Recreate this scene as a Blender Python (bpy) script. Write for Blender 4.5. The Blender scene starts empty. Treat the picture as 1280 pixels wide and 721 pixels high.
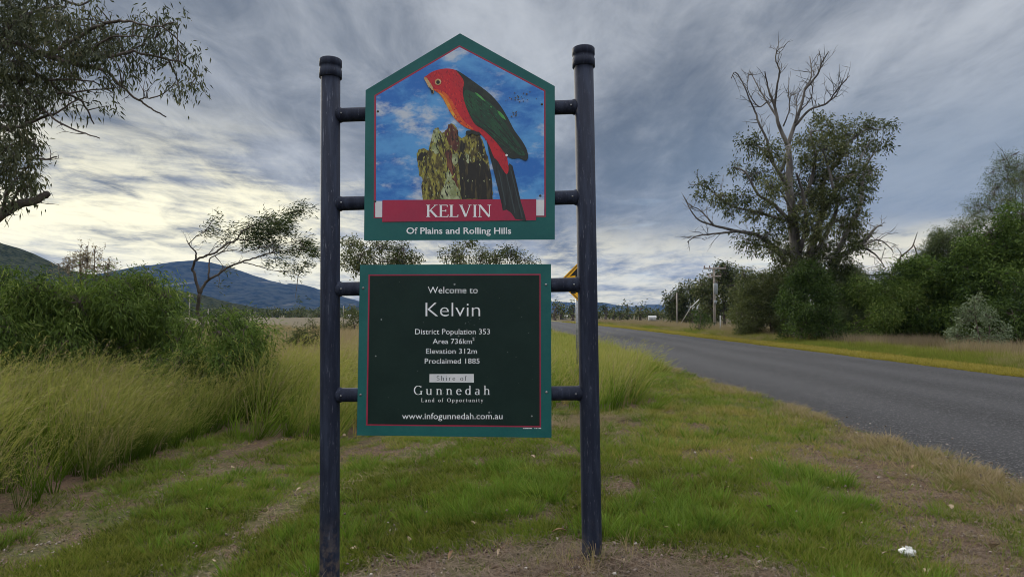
import bpy, math, random
import numpy as np
from mathutils import Vector

rng = np.random.default_rng(11)
random.seed(5)
S = bpy.context.scene
COL = S.collection
R = math.radians

# ------------------------------------------------------------------ camera
CAM_Z = 1.5
F = 820.0                      # focal length in photo pixels (photo 1280 x 721)
HOR = 391.5                    # horizon row of the photo
pitch = math.atan((HOR - 360.5) / F)
cd = bpy.data.cameras.new('camera'); cam = bpy.data.objects.new('camera', cd); COL.objects.link(cam)
cd.sensor_width = 36; cd.lens = F / 1280 * 36; cd.clip_start = 0.05; cd.clip_end = 30000
cam.location = (0, 0, CAM_Z); cam.rotation_euler = (math.pi / 2 + pitch, 0, 0)
S.camera = cam
FW = Vector((0, math.cos(pitch), math.sin(pitch))); UP = Vector((0, -math.sin(pitch), math.cos(pitch)))

def ray(px, py):
    return FW + Vector((1, 0, 0)) * ((px - 640) / F) + UP * (-(py - 360.5) / F)

def at(px, py, Y):
    d = ray(px, py)
    return Vector((0, 0, CAM_Z)) + d * (Y / d.y)

# ------------------------------------------------------------------ node helpers
class NT:
    def __init__(s, tree): s.t = tree; s.n = tree.nodes; s.l = tree.links
    def node(s, typ, ins=None, **kw):
        n = s.n.new(typ)
        for k, v in kw.items(): setattr(n, k, v)
        for k, v in (ins or {}).items(): s.set(n.inputs[k], v)
        return n
    def set(s, sock, v):
        if hasattr(v, 'is_output'): s.l.new(v, sock)
        else:
            if hasattr(sock.default_value, '__len__') and not hasattr(v, '__len__'): v = (v,) * len(sock.default_value)
            if hasattr(v, '__len__') and len(sock.default_value) == 4 and len(v) == 3: v = (*v, 1)
            sock.default_value = v
    def math(s, op, a, b=0.0, c=0.0, clamp=False):
        n = s.n.new('ShaderNodeMath'); n.operation = op; n.use_clamp = clamp
        s.set(n.inputs[0], a); s.set(n.inputs[1], b); s.set(n.inputs[2], c)
        return n.outputs[0]
    def mix(s, f, a, b, blend='MIX'):
        n = s.n.new('ShaderNodeMix'); n.data_type = 'RGBA'; n.blend_type = blend
        s.set(n.inputs[0], f); s.set(n.inputs[6], a); s.set(n.inputs[7], b)
        return n.outputs[2]
    def noise(s, vec, scale, detail=4, rough=0.55, dist=0.0):
        n = s.node('ShaderNodeTexNoise', {'Scale': scale, 'Detail': detail, 'Roughness': rough, 'Distortion': dist})
        if vec is not None: s.l.new(vec, n.inputs['Vector'])
        return n.outputs[0]
    def ramp(s, f, a, b):           # smooth map of f from [a, b] to [0, 1]
        n = s.node('ShaderNodeMapRange', {0: f, 1: a, 2: b, 3: 0.0, 4: 1.0}); n.interpolation_type = 'SMOOTHSTEP'
        return n.outputs[0]
    def scale(s, vec, sc, loc=(0, 0, 0), rot=(0, 0, 0)):
        return s.node('ShaderNodeMapping', {0: vec, 1: loc, 2: rot, 3: sc}).outputs[0]

# ------------------------------------------------------------------ world
SUN_AZ, SUN_EL = -32, 20       # degrees, azimuth from +Y towards +X
w = bpy.data.worlds.new('World'); S.world = w; w.use_nodes = True
T = NT(w.node_tree); T.n.clear()
sky = T.node('ShaderNodeTexSky', sky_type='NISHITA', sun_disc=False, sun_elevation=R(SUN_EL), sun_rotation=R(SUN_AZ),
             air_density=1.2, dust_density=1.5)
gen = T.node('ShaderNodeTexCoord').outputs['Generated']
sp = T.node('ShaderNodeSeparateXYZ', {0: gen}); dx, dy, dz = sp.outputs
zz = T.math('ADD', T.math('MAXIMUM', dz, 0.0), 0.10)
pl = T.node('ShaderNodeCombineXYZ', {0: T.math('DIVIDE', dx, zz), 1: T.math('DIVIDE', dy, zz), 2: 0.0}).outputs[0]
az = T.math('ARCTAN2', dx, dy)                                   # radians, 0 straight ahead
# broad sheets, streaky in one direction, and finer ripples
warp = T.noise(T.scale(pl, (0.5, 0.5, 1)), 1.0, 3)
v1 = T.node('ShaderNodeVectorMath', {0: T.scale(pl, (0.95, 0.17, 1), (3.6, 1.7, 0), (0, 0, R(-7))), 1: T.node('ShaderNodeCombineXYZ', {0: warp, 1: T.math('MULTIPLY', warp, 0.6), 2: 0.0}).outputs[0]}, operation='ADD').outputs[0]
broad = T.noise(v1, 1.15, 5, 0.52, 0.3)
fine = T.noise(T.scale(pl, (2.3, 0.75, 1), (0, 5, 0), (0, 0, R(-12))), 1.5, 6, 0.6, 0.5)
v2 = T.scale(gen, (2.6, 2.6, 19.0), (0.4, 0.2, 0.3))
bands = T.noise(v2, 1.0, 8, 0.62, 0.5)
billow = T.noise(T.scale(pl, (1.3, 0.7, 1), (2, 9, 0), (0, 0, R(-10))), 4.2, 8, 0.66, 0.6)
c = T.math('ADD', T.math('ADD', T.math('MULTIPLY', broad, 0.54), T.math('MULTIPLY', fine, 0.28)), T.math('MULTIPLY', billow, 0.18))
cl = T.ramp(c, 0.355, 0.64)
greys = T.mix(cl, (0.072, 0.089, 0.117), (0.275, 0.293, 0.318))
# overcast brightened towards the zenith, out of view, to light ground and sign
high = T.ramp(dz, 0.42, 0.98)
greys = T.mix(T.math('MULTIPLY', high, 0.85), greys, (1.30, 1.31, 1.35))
rear = T.ramp(T.math('ABSOLUTE', az), 0.9, 2.6)  # unseen sky behind the camera also brightened, as added front light
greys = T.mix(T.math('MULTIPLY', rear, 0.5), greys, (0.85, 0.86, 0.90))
# blue-grey belt at middle height
belt = T.math('MULTIPLY', T.ramp(dz, 0.06, 0.14), T.math('SUBTRACT', 1.0, T.ramp(dz, 0.18, 0.36)))
beltr = T.math('MULTIPLY', belt, T.ramp(az, -0.10, 0.50))
greys = T.mix(T.math('MULTIPLY', beltr, 0.62), greys, T.mix(bands, (0.060, 0.092, 0.138), (0.138, 0.182, 0.238)))
# bright cream gap along the horizon, deepest on the left
leftness = T.math('SUBTRACT', 1.0, T.ramp(az, -0.42, 0.05))
topz = T.math('ADD', T.math('MULTIPLY', leftness, 0.14), 0.135)
lowz = T.math('SUBTRACT', 1.0, T.ramp(T.math('DIVIDE', T.math('ADD', dz, T.math('MULTIPLY', T.math('SUBTRACT', broad, 0.5), 0.10)), topz), 0.45, 1.1))
glow = T.math('MULTIPLY', lowz, T.ramp(T.math('ADD', T.math('MULTIPLY', bands, 0.75), T.math('MULTIPLY', billow, 0.25)), 0.37, 0.56))
behind = T.ramp(T.math('ABSOLUTE', az), 1.0, 2.2)
glow = T.math('MULTIPLY', glow, T.math('SUBTRACT', 1.0, T.math('MULTIPLY', behind, 0.6)))
cream = T.mix(leftness, (0.56, 0.52, 0.38), (0.72, 0.67, 0.47))
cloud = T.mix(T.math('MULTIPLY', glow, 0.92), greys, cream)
# small gaps of clear sky (the Nishita sky) low on the left
gap = T.math('MULTIPLY', T.ramp(T.noise(T.scale(gen, (3, 3, 16), (7, 1, 2)), 1.2, 4), 0.60, 0.72), T.math('MULTIPLY', T.math('SUBTRACT', 1.0, T.ramp(dz, 0.14, 0.24)), 0.55))
skyc = T.mix(1.0, sky.outputs[0], (0.10, 0.10, 0.10), 'MULTIPLY')
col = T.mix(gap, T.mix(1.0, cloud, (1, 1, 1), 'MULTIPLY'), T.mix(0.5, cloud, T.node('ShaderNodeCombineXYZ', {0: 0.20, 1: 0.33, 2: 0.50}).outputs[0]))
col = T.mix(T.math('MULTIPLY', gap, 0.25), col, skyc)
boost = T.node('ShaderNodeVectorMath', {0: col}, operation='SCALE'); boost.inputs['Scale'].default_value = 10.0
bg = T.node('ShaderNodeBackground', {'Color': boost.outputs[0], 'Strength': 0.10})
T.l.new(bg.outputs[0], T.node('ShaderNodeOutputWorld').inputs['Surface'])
w.cycles.sampling_method = 'MANUAL'; w.cycles.sample_map_resolution = 512

# ------------------------------------------------------------------ sun, exposure
sd = bpy.data.lights.new('sun', 'SUN'); sd.energy = 1.5; sd.angle = R(14); sd.color = (1.0, 0.93, 0.80)
sun = bpy.data.objects.new('sun', sd); COL.objects.link(sun)
sdir = Vector((math.sin(R(SUN_AZ)) * math.cos(R(SUN_EL)), math.cos(R(SUN_AZ)) * math.cos(R(SUN_EL)), math.sin(R(SUN_EL))))
sun.rotation_euler = sdir.to_track_quat('Z', 'Y').to_euler()
S.view_settings.view_transform = 'Standard'; S.view_settings.look = 'None'
S.view_settings.exposure = 0.9; S.view_settings.gamma = 1.0
S.cycles.max_bounces = 6; S.cycles.transparent_max_bounces = 8; S.cycles.volume_bounces = 1
S.cycles.use_denoising = True; S.cycles.use_adaptive_sampling = False; S.cycles.filter_width = 0.95

# ------------------------------------------------------------------ mesh helpers
class MB:
    """collects vertices and quads/triangles; builds ONE mesh object"""
    def __init__(s): s.v = []; s.q = []; s.t = []; s.r = []; s.n = 0; s.mi = []
    def add(s, v, q=None, t=None, r=0.5):
        v = np.asarray(v, float).reshape(-1, 3)
        s.v.append(v)
        s.r.append(np.full(len(v), r) if np.isscalar(r) else np.asarray(r, float))
        if q is not None and len(q): s.q.append(np.asarray(q, int) + s.n)
        if t is not None and len(t): s.t.append(np.asarray(t, int) + s.n)
        s.n += len(v)
    def mesh(s, name, mat=None, smooth=False):
        me = bpy.data.meshes.new(name)
        V = np.concatenate(s.v) if s.v else np.zeros((0, 3))
        Q = np.concatenate(s.q).reshape(-1, 4) if s.q else np.zeros((0, 4), int)
        Tt = np.concatenate(s.t).reshape(-1, 3) if s.t else np.zeros((0, 3), int)
        me.vertices.add(len(V)); me.vertices.foreach_set('co', V.ravel())
        loops = np.concatenate([Q.ravel(), Tt.ravel()])
        me.loops.add(len(loops)); me.loops.foreach_set('vertex_index', loops.astype(np.int32))
        nf = len(Q) + len(Tt); me.polygons.add(nf)
        st = np.concatenate([np.arange(len(Q)) * 4, len(Q) * 4 + np.arange(len(Tt)) * 3])
        me.polygons.foreach_set('loop_start', st.astype(np.int32))
        if smooth: me.polygons.foreach_set('use_smooth', np.ones(nf, bool))
        a = me.attributes.new('rnd', 'FLOAT', 'POINT'); a.data.foreach_set('value', np.concatenate(s.r).astype(np.float32))
        if mat: me.materials.append(mat)
        me.update(calc_edges=True); me.validate()
        return me
    def build(s, name, mat=None, parent=None, smooth=False):
        return link(name, s.mesh(name, mat, smooth), parent)

def link(name, me, parent=None):
    o = bpy.data.objects.new(name, me); COL.objects.link(o)
    if parent is not None:
        o.parent = parent; o.matrix_parent_inverse = Mi(parent)
    return o

def Mi(p):
    from mathutils import Matrix
    m = Matrix.LocRotScale(p.location, p.rotation_euler, p.scale)
    return m.inverted()

def tag(o, label=None, cat=None, group=None, kind=None):
    if label: o['label'] = label
    if cat: o['category'] = cat
    if group: o['group'] = group
    if kind: o['kind'] = kind
    return o

def empty(name, loc, label, cat, group=None):
    o = bpy.data.objects.new(name, None); COL.objects.link(o); o.location = loc
    o.empty_display_size = 0.1
    return tag(o, label, cat, group)

def spline(P, n):
    """Catmull-Rom through P, about n points per span"""
    P = np.asarray([tuple(p) for p in P], float)
    if len(P) < 3: 
        t = np.linspace(0, 1, n + 1)[:, None]; return P[0] * (1 - t) + P[-1] * t
    Q = np.vstack([2 * P[0] - P[1], P, 2 * P[-1] - P[-2]])
    out = []
    for i in range(len(P) - 1):
        a, b, c, d = Q[i:i + 4]
        for t in np.linspace(0, 1, n, endpoint=False):
            out.append(0.5 * ((2 * b) + (c - a) * t + (2 * a - 5 * b + 4 * c - d) * t * t + (3 * b - a - 3 * c + d) * t ** 3))
    out.append(P[-1])
    return np.array(out)

def tube(mb, P, r0, r1, sides=6, cap=True, r=0.5, power=1.0):
    P = np.asarray([tuple(p) for p in P], float); n = len(P)
    Tn = np.gradient(P, axis=0); Tn /= np.linalg.norm(Tn, axis=1)[:, None] + 1e-12
    ref = np.array([0, 0, 1.0]) if abs(Tn[0][2]) < 0.9 else np.array([1.0, 0, 0])
    U = np.cross(Tn, ref); U /= np.linalg.norm(U, axis=1)[:, None] + 1e-12
    W = np.cross(Tn, U)
    if np.isscalar(r0): rad = r0 + (r1 - r0) * np.linspace(0, 1, n) ** power
    else: rad = np.asarray(r0, float)
    a = np.linspace(0, 2 * math.pi, sides, endpoint=False)
    V = P[:, None] + rad[:, None, None] * (np.cos(a)[None, :, None] * U[:, None] + np.sin(a)[None, :, None] * W[:, None])
    i = np.arange(n - 1)[:, None] * sides; j = np.arange(sides)[None]; k = (j + 1) % sides
    q = np.stack([i + j, i + k, i + sides + k, i + sides + j], -1).reshape(-1, 4)
    t = []
    V = V.reshape(-1, 3)
    if cap:
        V = np.vstack([V, P[0], P[-1]])
        for s_ in range(sides):
            t.append((n * sides, (s_ + 1) % sides, s_)); t.append((n * sides + 1, (n - 1) * sides + s_, (n - 1) * sides + (s_ + 1) % sides))
    mb.add(V, q, t, r)

def box(mb, c, s, rot=None, r=0.5):
    c = np.array(c, float); s = np.array(s, float) / 2
    V = np.array([(x, y, z) for x in (-1, 1) for y in (-1, 1) for z in (-1, 1)], float) * s
    if rot is not None: V = V @ np.array(rot).T
    mb.add(V + c, [(0, 1, 3, 2), (4, 6, 7, 5), (0, 4, 5, 1), (2, 3, 7, 6), (0, 2, 6, 4), (1, 5, 7, 3)], None, r)

def vnoise(x, y, seed=0):
    """smooth value noise in [0,1]"""
    x = np.asarray(x, float); y = np.asarray(y, float)
    xi = np.floor(x).astype(np.int64); yi = np.floor(y).astype(np.int64)
    fx = x - xi; fy = y - yi; fx = fx * fx * (3 - 2 * fx); fy = fy * fy * (3 - 2 * fy)
    def h(a, b):
        n = (a * 374761393 + b * 668265263 + seed * 1442695041) & 0x7fffffff
        n = ((n ^ (n >> 13)) * 1274126177) & 0x7fffffff
        return ((n ^ (n >> 16)) & 0xffff) / 65535.0
    return (h(xi, yi) * (1 - fx) + h(xi + 1, yi) * fx) * (1 - fy) + (h(xi, yi + 1) * (1 - fx) + h(xi + 1, yi + 1) * fx) * fy

def fbm(x, y, seed=0, o=4):
    s = 0; a = 0.5; t = 0
    for k in range(o):
        s = s + a * vnoise(x * 2 ** k, y * 2 ** k, seed + k); t += a; a *= 0.55
    return s / t

def sstep(a, b, x):
    t = np.clip((x - a) / (b - a), 0, 1); return t * t * (3 - 2 * t)

# ------------------------------------------------------------------ materials
def mat(name, base, rough=0.8, base2=None, nscale=4.0, coords='Object', bump=0.0, bscale=None, spec=0.3, metal=0.0, detail=5, stretch=(1, 1, 1), lo=0.35, hi=0.65):
    m = bpy.data.materials.new(name); m.use_nodes = True; t = NT(m.node_tree); t.n.clear()
    vec = t.node('ShaderNodeNewGeometry').outputs['Position'] if coords == 'World' else t.node('ShaderNodeTexCoord').outputs[coords]
    b = t.node('ShaderNodeBsdfPrincipled', {'Roughness': rough, 'Metallic': metal, 'Specular IOR Level': spec})
    vs = t.scale(vec, stretch)
    if base2 is not None:
        f = t.ramp(t.noise(vs, nscale, detail, 0.6), lo, hi)
        t.set(b.inputs['Base Color'], t.mix(f, base, base2))
    else: t.set(b.inputs['Base Color'], base)
    if bump:
        bn = t.node('ShaderNodeBump', {'Strength': bump, 'Distance': 0.02, 'Height': t.noise(vs, bscale or nscale * 4, 6, 0.65)})
        t.l.new(bn.outputs[0], b.inputs['Normal'])
    t.l.new(b.outputs[0], t.node('ShaderNodeOutputMaterial').inputs[0])
    return m

def leafmat(name, a, b, cc=None, trans=0.35, attr='rnd', src='GEOMETRY', rough=0.6, tipcol=None, spec=0.12):
    """leaf or blade: its own colour varies piece by piece"""
    m = bpy.data.materials.new(name); m.use_nodes = True; t = NT(m.node_tree); t.n.clear()
    at_ = t.node('ShaderNodeAttribute', attribute_name=attr); at_.attribute_type = src
    f = at_.outputs['Fac']
    col = t.mix(t.ramp(f, 0.0, 0.6), a, b)
    if cc: col = t.mix(t.ramp(f, 0.72, 1.0), col, cc)
    if tipcol is not None:
        h = t.node('ShaderNodeAttribute', attribute_name='rnd').outputs['Fac']
        col = t.mix(t.math('MULTIPLY', t.ramp(h, 0.35, 1.0), 0.8), col, tipcol)
    p = t.node('ShaderNodeBsdfPrincipled', {'Base Color': col, 'Roughness': rough, 'Specular IOR Level': spec})
    tr = t.node('ShaderNodeBsdfTranslucent', {'Color': t.mix(1.0, col, (1.0, 1.1, 0.6), 'MULTIPLY')})
    mx = t.node('ShaderNodeMixShader', {0: trans}); t.l.new(p.outputs[0], mx.inputs[1]); t.l.new(tr.outputs[0], mx.inputs[2])
    t.l.new(mx.outputs[0], t.node('ShaderNodeOutputMaterial').inputs[0])
    return m

# ------------------------------------------------------------------ terrain and road
def road_c(Y):
    """X of the road's centre line at distance Y: straight, then a bend to the left"""
    Y = np.asarray(Y, float)
    x = 8.38 - 0.010 * Y
    k = np.clip(Y - 45, 0, None)
    return x - 0.00055 * k ** 2
HALF = 3.85

def height(x, y):
    x = np.asarray(x, float); y = np.asarray(y, float)
    z = -0.12 * np.clip(0.55 - x, 0, 2.9)                    # falls away left of the sign
    lat = x - road_c(np.clip(y, -50, 400))
    n = (fbm(x * 0.9, y * 0.9, 3) - 0.5) * 0.09 + (fbm(x * 5, y * 5, 9, 3) - 0.5) * 0.035
    edge = sstep(HALF - 0.05, HALF + 0.9, np.abs(lat))
    for fx_, fy_ in ((-1.168, 4.20), (0.50, 4.10)): z = z + 0.028 * np.exp(-((x - fx_) ** 2 + (y - fy_) ** 2) / 0.16 ** 2)
    near = 1 / (1 + (np.hypot(x, y) / 60) ** 2)
    z = z + n * (0.25 + 0.75 * edge) * near * edge
    z = z - 0.006 - 0.05 * (1 - sstep(HALF - 0.7, HALF - 0.35, np.abs(lat)))                                # bed under the road sheet
    z = z - 0.30 * sstep(HALF + 2.0, HALF + 5, lat) * (y > -1000)   # table drain beyond the far verge
    return z

def ground_mat():
    m = bpy.data.materials.new('ground_soil_and_grass'); m.use_nodes = True; t = NT(m.node_tree); t.n.clear()
    P = t.node('ShaderNodeNewGeometry').outputs['Position']
    s = t.node('ShaderNodeSeparateXYZ', {0: P}); X, Y = s.outputs[0], s.outputs[1]
    big = t.noise(P, 0.55, 4); mid = t.noise(P, 3.2, 5); fin = t.noise(P, 28, 5, 0.7); speck = t.noise(P, 120, 3, 0.7)
    soil = t.mix(t.ramp(fin, 0.35, 0.7), (0.040, 0.026, 0.019), (0.150, 0.094, 0.060))
    soil = t.mix(t.ramp(speck, 0.56, 0.66), soil, (0.33, 0.25, 0.17))
    turf = t.mix(t.ramp(fin, 0.3, 0.7), (0.028, 0.036, 0.010), (0.105, 0.105, 0.034))  # turf base kept dark, standing for shaded soil beneath the blades
    g = t.ramp(t.math('ADD', t.math('MULTIPLY', mid, 0.5), t.math('MULTIPLY', big, 0.5)), 0.44, 0.60)
    brown = t.math('MULTIPLY', t.ramp(X, 1.7, 3.0), t.math('SUBTRACT', 1.0, t.ramp(Y, 6.0, 9.5)))
    g = t.math('SUBTRACT', g, brown, clamp=True)
    near = t.mix(g, soil, turf)
    dry = t.mix(t.noise(t.scale(P, (1, 1, 1)), 0.3, 5, 0.6), (0.16, 0.12, 0.085), (0.09, 0.09, 0.04))
    far = t.mix(t.noise(P, 0.012, 4, 0.6), (0.100, 0.070, 0.042), (0.055, 0.055, 0.024))
    c1 = t.mix(t.ramp(Y, 16, 34), near, dry)
    c2 = t.mix(t.ramp(Y, 45, 90), c1, far)
    b = t.node('ShaderNodeBsdfPrincipled', {'Base Color': c2, 'Roughness': 0.95, 'Specular IOR Level': 0.1})
    bn = t.node('ShaderNodeBump', {'Strength': 0.7, 'Distance': 0.02, 'Height': t.math('ADD', fin, t.math('MULTIPLY', speck, 0.5))})
    t.l.new(bn.outputs[0], b.inputs['Normal'])
    t.l.new(b.outputs[0], t.node('ShaderNodeOutputMaterial').inputs[0])
    return m

def axis(n, near, far, c=0.0):
    u = np.linspace(-1, 1, n); k = math.asinh(far / near)
    return c + near * np.sinh(u * k)

gx = axis(341, 1.1, 9000, 0.0); gy = axis(341, 1.1, 9000, 5.0)
GX, GY = np.meshgrid(gx, gy)
mb = MB(); nn = len(gx)
i, j = np.meshgrid(np.arange(nn - 1), np.arange(nn - 1))
q = np.stack([j * nn + i, j * nn + i + 1, (j + 1) * nn + i + 1, (j + 1) * nn + i], -1).reshape(-1, 4)
mb.add(np.stack([GX, GY, height(GX, GY)], -1).reshape(-1, 3), q)
tag(mb.build('ground', ground_mat(), None, True), kind='structure')

def strip(name, material, off0, off1, z, y0=-15, y1=150, cols=8, jit=0.0, crown=0.0, kind='structure', stp=0.4, follow=False):
    ys = [y0]
    while ys[-1] < y1: ys.append(ys[-1] + max(0.08 if jit else stp, abs(ys[-1]) * 0.02) * (1 if jit else 1))
    ys = np.array(ys); cx = road_c(ys); mb = MB()
    n0 = (fbm(ys * 1.6, ys * 0 + 3, 21) - 0.5) * jit + (fbm(ys * 6, ys * 0 + 3, 23) - 0.5) * jit * 0.5
    n1 = (fbm(ys * 1.6, ys * 0 + 9, 22) - 0.5) * jit
    u = np.linspace(0, 1, cols + 1)
    lat = (off0 + n0)[:, None] * (1 - u) + (off1 + n1)[:, None] * u
    Xs = cx[:, None] + lat; Ys = np.repeat(ys[:, None], cols + 1, 1)
    Z = z + crown * (1 - (lat / HALF) ** 2)
    if follow: Z = height(Xs, Ys) + z
    n = cols + 1
    i, j = np.meshgrid(np.arange(cols), np.arange(len(ys) - 1))
    q = np.stack([j * n + i, j * n + i + 1, (j + 1) * n + i + 1, (j + 1) * n + i], -1).reshape(-1, 4)
    mb.add(np.stack([Xs, Ys, Z], -1).reshape(-1, 3), q)
    return tag(mb.build(name, material, None, True), kind=kind)

def asphalt():
    m = bpy.data.materials.new('worn_asphalt'); m.use_nodes = True; t = NT(m.node_tree); t.n.clear()
    P = t.node('ShaderNodeNewGeometry').outputs['Position']
    st = t.node('ShaderNodeTexVoronoi', {'Vector': P, 'Scale': 60.0})
    fin = t.noise(P, 160, 3, 0.7)
    base = t.mix(t.ramp(fin, 0.35, 0.7), (0.018, 0.018, 0.020), (0.072, 0.072, 0.076))
    base = t.mix(t.math('MULTIPLY', t.ramp(t.node('ShaderNodeSeparateColor', {0: st.outputs['Color']}).outputs[0], 0.78, 0.95), 0.4), base, (0.24, 0.24, 0.24))
    X = t.node('ShaderNodeSeparateXYZ', {0: P}).outputs[0]
    wob = t.math('ADD', X, t.math('MULTIPLY', t.noise(t.scale(P, (0.4, 0.05, 1)), 1.0, 3), 0.8))
    wheel = t.math('MULTIPLY', t.math('ADD', t.math('SINE', t.math('MULTIPLY', wob, 3.3)), 1.0), 0.5)
    base = t.mix(t.math('MULTIPLY', wheel, 0.25), base, (0.10, 0.10, 0.105))
    patch = t.ramp(t.noise(t.scale(P, (0.5, 0.12, 1)), 1.0, 5), 0.45, 0.7)
    base = t.mix(t.math('MULTIPLY', patch, 0.3), base, (0.022, 0.022, 0.024))
    b = t.node('ShaderNodeBsdfPrincipled', {'Base Color': base, 'Roughness': 0.85, 'Specular IOR Level': 0.22})
    bn = t.node('ShaderNodeBump', {'Strength': 1.0, 'Distance': 0.014, 'Height': t.math('ADD', fin, st.outputs['Distance'])})
    t.l.new(bn.outputs[0], b.inputs['Normal'])
    t.l.new(b.outputs[0], t.node('ShaderNodeOutputMaterial').inputs[0])
    return m
strip('road', asphalt(), -HALF, HALF, 0.0, jit=0.34, crown=0.06, y1=260, cols=14)
M_verge = mat('mown_yellow_grass', (0.20, 0.165, 0.045), 0.95, (0.12, 0.12, 0.03), 5, 'World', 0.8, 60)
strip('grass_verge', M_verge, HALF + 0.1, HALF + 1.5, 0.015, y1=200, jit=0.3, cols=6, follow=True)
M_gravel = mat('pale_gravel', (0.34, 0.31, 0.28), 0.95, (0.24, 0.21, 0.18), 3, 'World', 0.5, 40)
mb = MB(); pts = [(11.5, 88), (14, 90), (18, 91), (30, 92.5), (60, 94)]
for k, (x, y) in enumerate(pts): mb.add([(x, y - 2.0, -0.24), (x, y + 2.2, -0.24)])
mb.q.append(np.array([(2 * k, 2 * k + 2, 2 * k + 3, 2 * k + 1) for k in range(len(pts) - 1)]))
tag(mb.build('gravel_track', M_gravel), kind='structure')

# ------------------------------------------------------------------ hills
def hill_mat(name, a, b, rock=None, sc=0.02):
    m = bpy.data.materials.new(name); m.use_nodes = True; t = NT(m.node_tree); t.n.clear()
    P = t.node('ShaderNodeNewGeometry').outputs['Position']
    col = t.mix(t.ramp(t.noise(P, sc, 8, 0.7), 0.42, 0.56), a, b)
    if rock:
        s = t.node('ShaderNodeSeparateXYZ', {0: P})
        zz = t.math('ADD', t.math('ADD', s.outputs[2], t.math('MULTIPLY', s.outputs[0], -0.10)), t.math('MULTIPLY', t.noise(P, 0.0016, 3), 130))
        wv = t.math('SINE', t.math('MULTIPLY', zz, 0.075))
        f = t.math('MULTIPLY', t.ramp(wv, 0.90, 1.0), t.ramp(t.noise(P, 0.006, 6, 0.7), 0.48, 0.62))
        col = t.mix(t.math('MULTIPLY', f, 0.7), col, rock)
    b_ = t.node('ShaderNodeBsdfPrincipled', {'Base Color': col, 'Roughness': 1.0, 'Specular IOR Level': 0.0})
    t.l.new(b_.outputs[0], t.node('ShaderNodeOutputMaterial').inputs[0])
    return m

def ridge(name, prof, D, depth, material, bumpy, gully, seed, nu=260, nv=46):
    px = np.array([p[0] for p in prof], float); py = np.array([p[1] for p in prof], float)
    u = np.linspace(px[0], px[-1], nu)
    crest = np.interp(u, px, py); k = 9
    k = 4; crest = np.convolve(np.pad(crest, k, mode='edge'), np.ones(2 * k + 1) / (2 * k + 1), 'same')[k:-k] * 0.6 + crest * 0.4
    v = np.linspace(0, 1, nv)
    Xc = (u - 640) / F * D; H = CAM_Z + (HOR - crest) / F * D
    Yv = D - depth + 1.6 * depth * v
    shape = np.where(v < 0.625, sstep(0, 0.625, v) ** 0.85, 1 - 0.8 * sstep(0.625, 1, v))
    XX = Xc[None] * np.ones((nv, 1)); YY = Yv[:, None] * np.ones((1, nu))
    ZZ = shape[:, None] * H[None]
    g = (fbm(XX / gully, YY / gully * 0.6, seed, 5) - 0.5)
    mid = (shape * (1 - shape) * 4)[:, None]
    ZZ = ZZ + (g - 0.12) * mid * H[None] * 0.8 + (fbm(XX / bumpy, YY / bumpy, seed + 5, 3) - 0.5) * bumpy * 0.5 * (shape[:, None] > 0.1)
    mb = MB(); i, j = np.meshgrid(np.arange(nu - 1), np.arange(nv - 1))
    q = np.stack([j * nu + i, j * nu + i + 1, (j + 1) * nu + i + 1, (j + 1) * nu + i], -1).reshape(-1, 4)
    ZZ[0] = -3; ZZ[-1] = -3
    mb.add(np.stack([XX, YY, ZZ], -1).reshape(-1, 3), q)
    return tag(mb.build(name, material, None, True), kind='structure')

M_h1 = hill_mat('dark_forested_slope', (0.014, 0.019, 0.010), (0.045, 0.050, 0.028), None, 0.16)
M_h2 = hill_mat('forested_mountain', (0.005, 0.008, 0.007), (0.036, 0.040, 0.032), (0.17, 0.155, 0.13), 0.02)
ridge('hillside', [(-700, 250), (-300, 262), (-120, 278), (-40, 292), (0, 306), (12, 312), (40, 326), (80, 338), (125, 345), (170, 352), (230, 366), (300, 385), (380, 391)], 640, 380, M_h1, 6, 90, 4)
ridge('mountain', [(-400, 380), (-50, 368), (60, 362), (110, 356), (160, 345), (180, 337), (195, 333), (215, 331), (240, 326), (258, 327), (280, 332), (300, 339), (330, 349), (350, 354), (362, 357), (372, 355), (385, 357), (400, 363), (430, 372), (470, 381), (540, 387), (640, 390)], 3600, 1500, M_h2, 22, 520, 8, 420, 60)
ridge('distant_hills', [(520, 389), (600, 383), (640, 380), (690, 377), (712, 378), (730, 379), (745, 377.5), (758, 378), (765, 381), (790, 383), (803, 382), (815, 379), (830, 383), (860, 387), (920, 384), (1000, 382), (1100, 386), (1300, 384), (1700, 388)], 5400, 900, M_h2, 20, 400, 15, 420, 30)

# ------------------------------------------------------------------ trees from limbs and leaf clumps
M_bark_d = mat('dark_bark', (0.055, 0.045, 0.038), 0.9, (0.12, 0.10, 0.085), 6, 'World', 0.6, 30, stretch=(1, 1, 0.25))
M_bark_g = mat('grey_bark', (0.045, 0.041, 0.039), 0.9, (0.185, 0.172, 0.158), 2.0, 'World', 0.6, 12, stretch=(1, 1, 0.3))
M_twig = mat('twig_bark', (0.07, 0.055, 0.045), 0.9, (0.13, 0.105, 0.085), 5, 'World')
L_gum = leafmat('gum_leaf', (0.022, 0.032, 0.012), (0.080, 0.095, 0.034), (0.17, 0.17, 0.08), 0.22)
L_gumnear = leafmat('near_gum_leaf', (0.035, 0.042, 0.024), (0.080, 0.090, 0.050), (0.13, 0.12, 0.07), 0.20)
L_wattle = leafmat('wattle_leaf', (0.032, 0.058, 0.012), (0.110, 0.165, 0.034), (0.22, 0.27, 0.075), 0.3)
L_dark = leafmat('dark_shrub_leaf', (0.018, 0.034, 0.009), (0.062, 0.100, 0.024), (0.11, 0.16, 0.042), 0.25)
L_olive = leafmat('olive_shrub_leaf', (0.035, 0.045, 0.016), (0.090, 0.105, 0.040), (0.14, 0.15, 0.07), 0.3)
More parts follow.
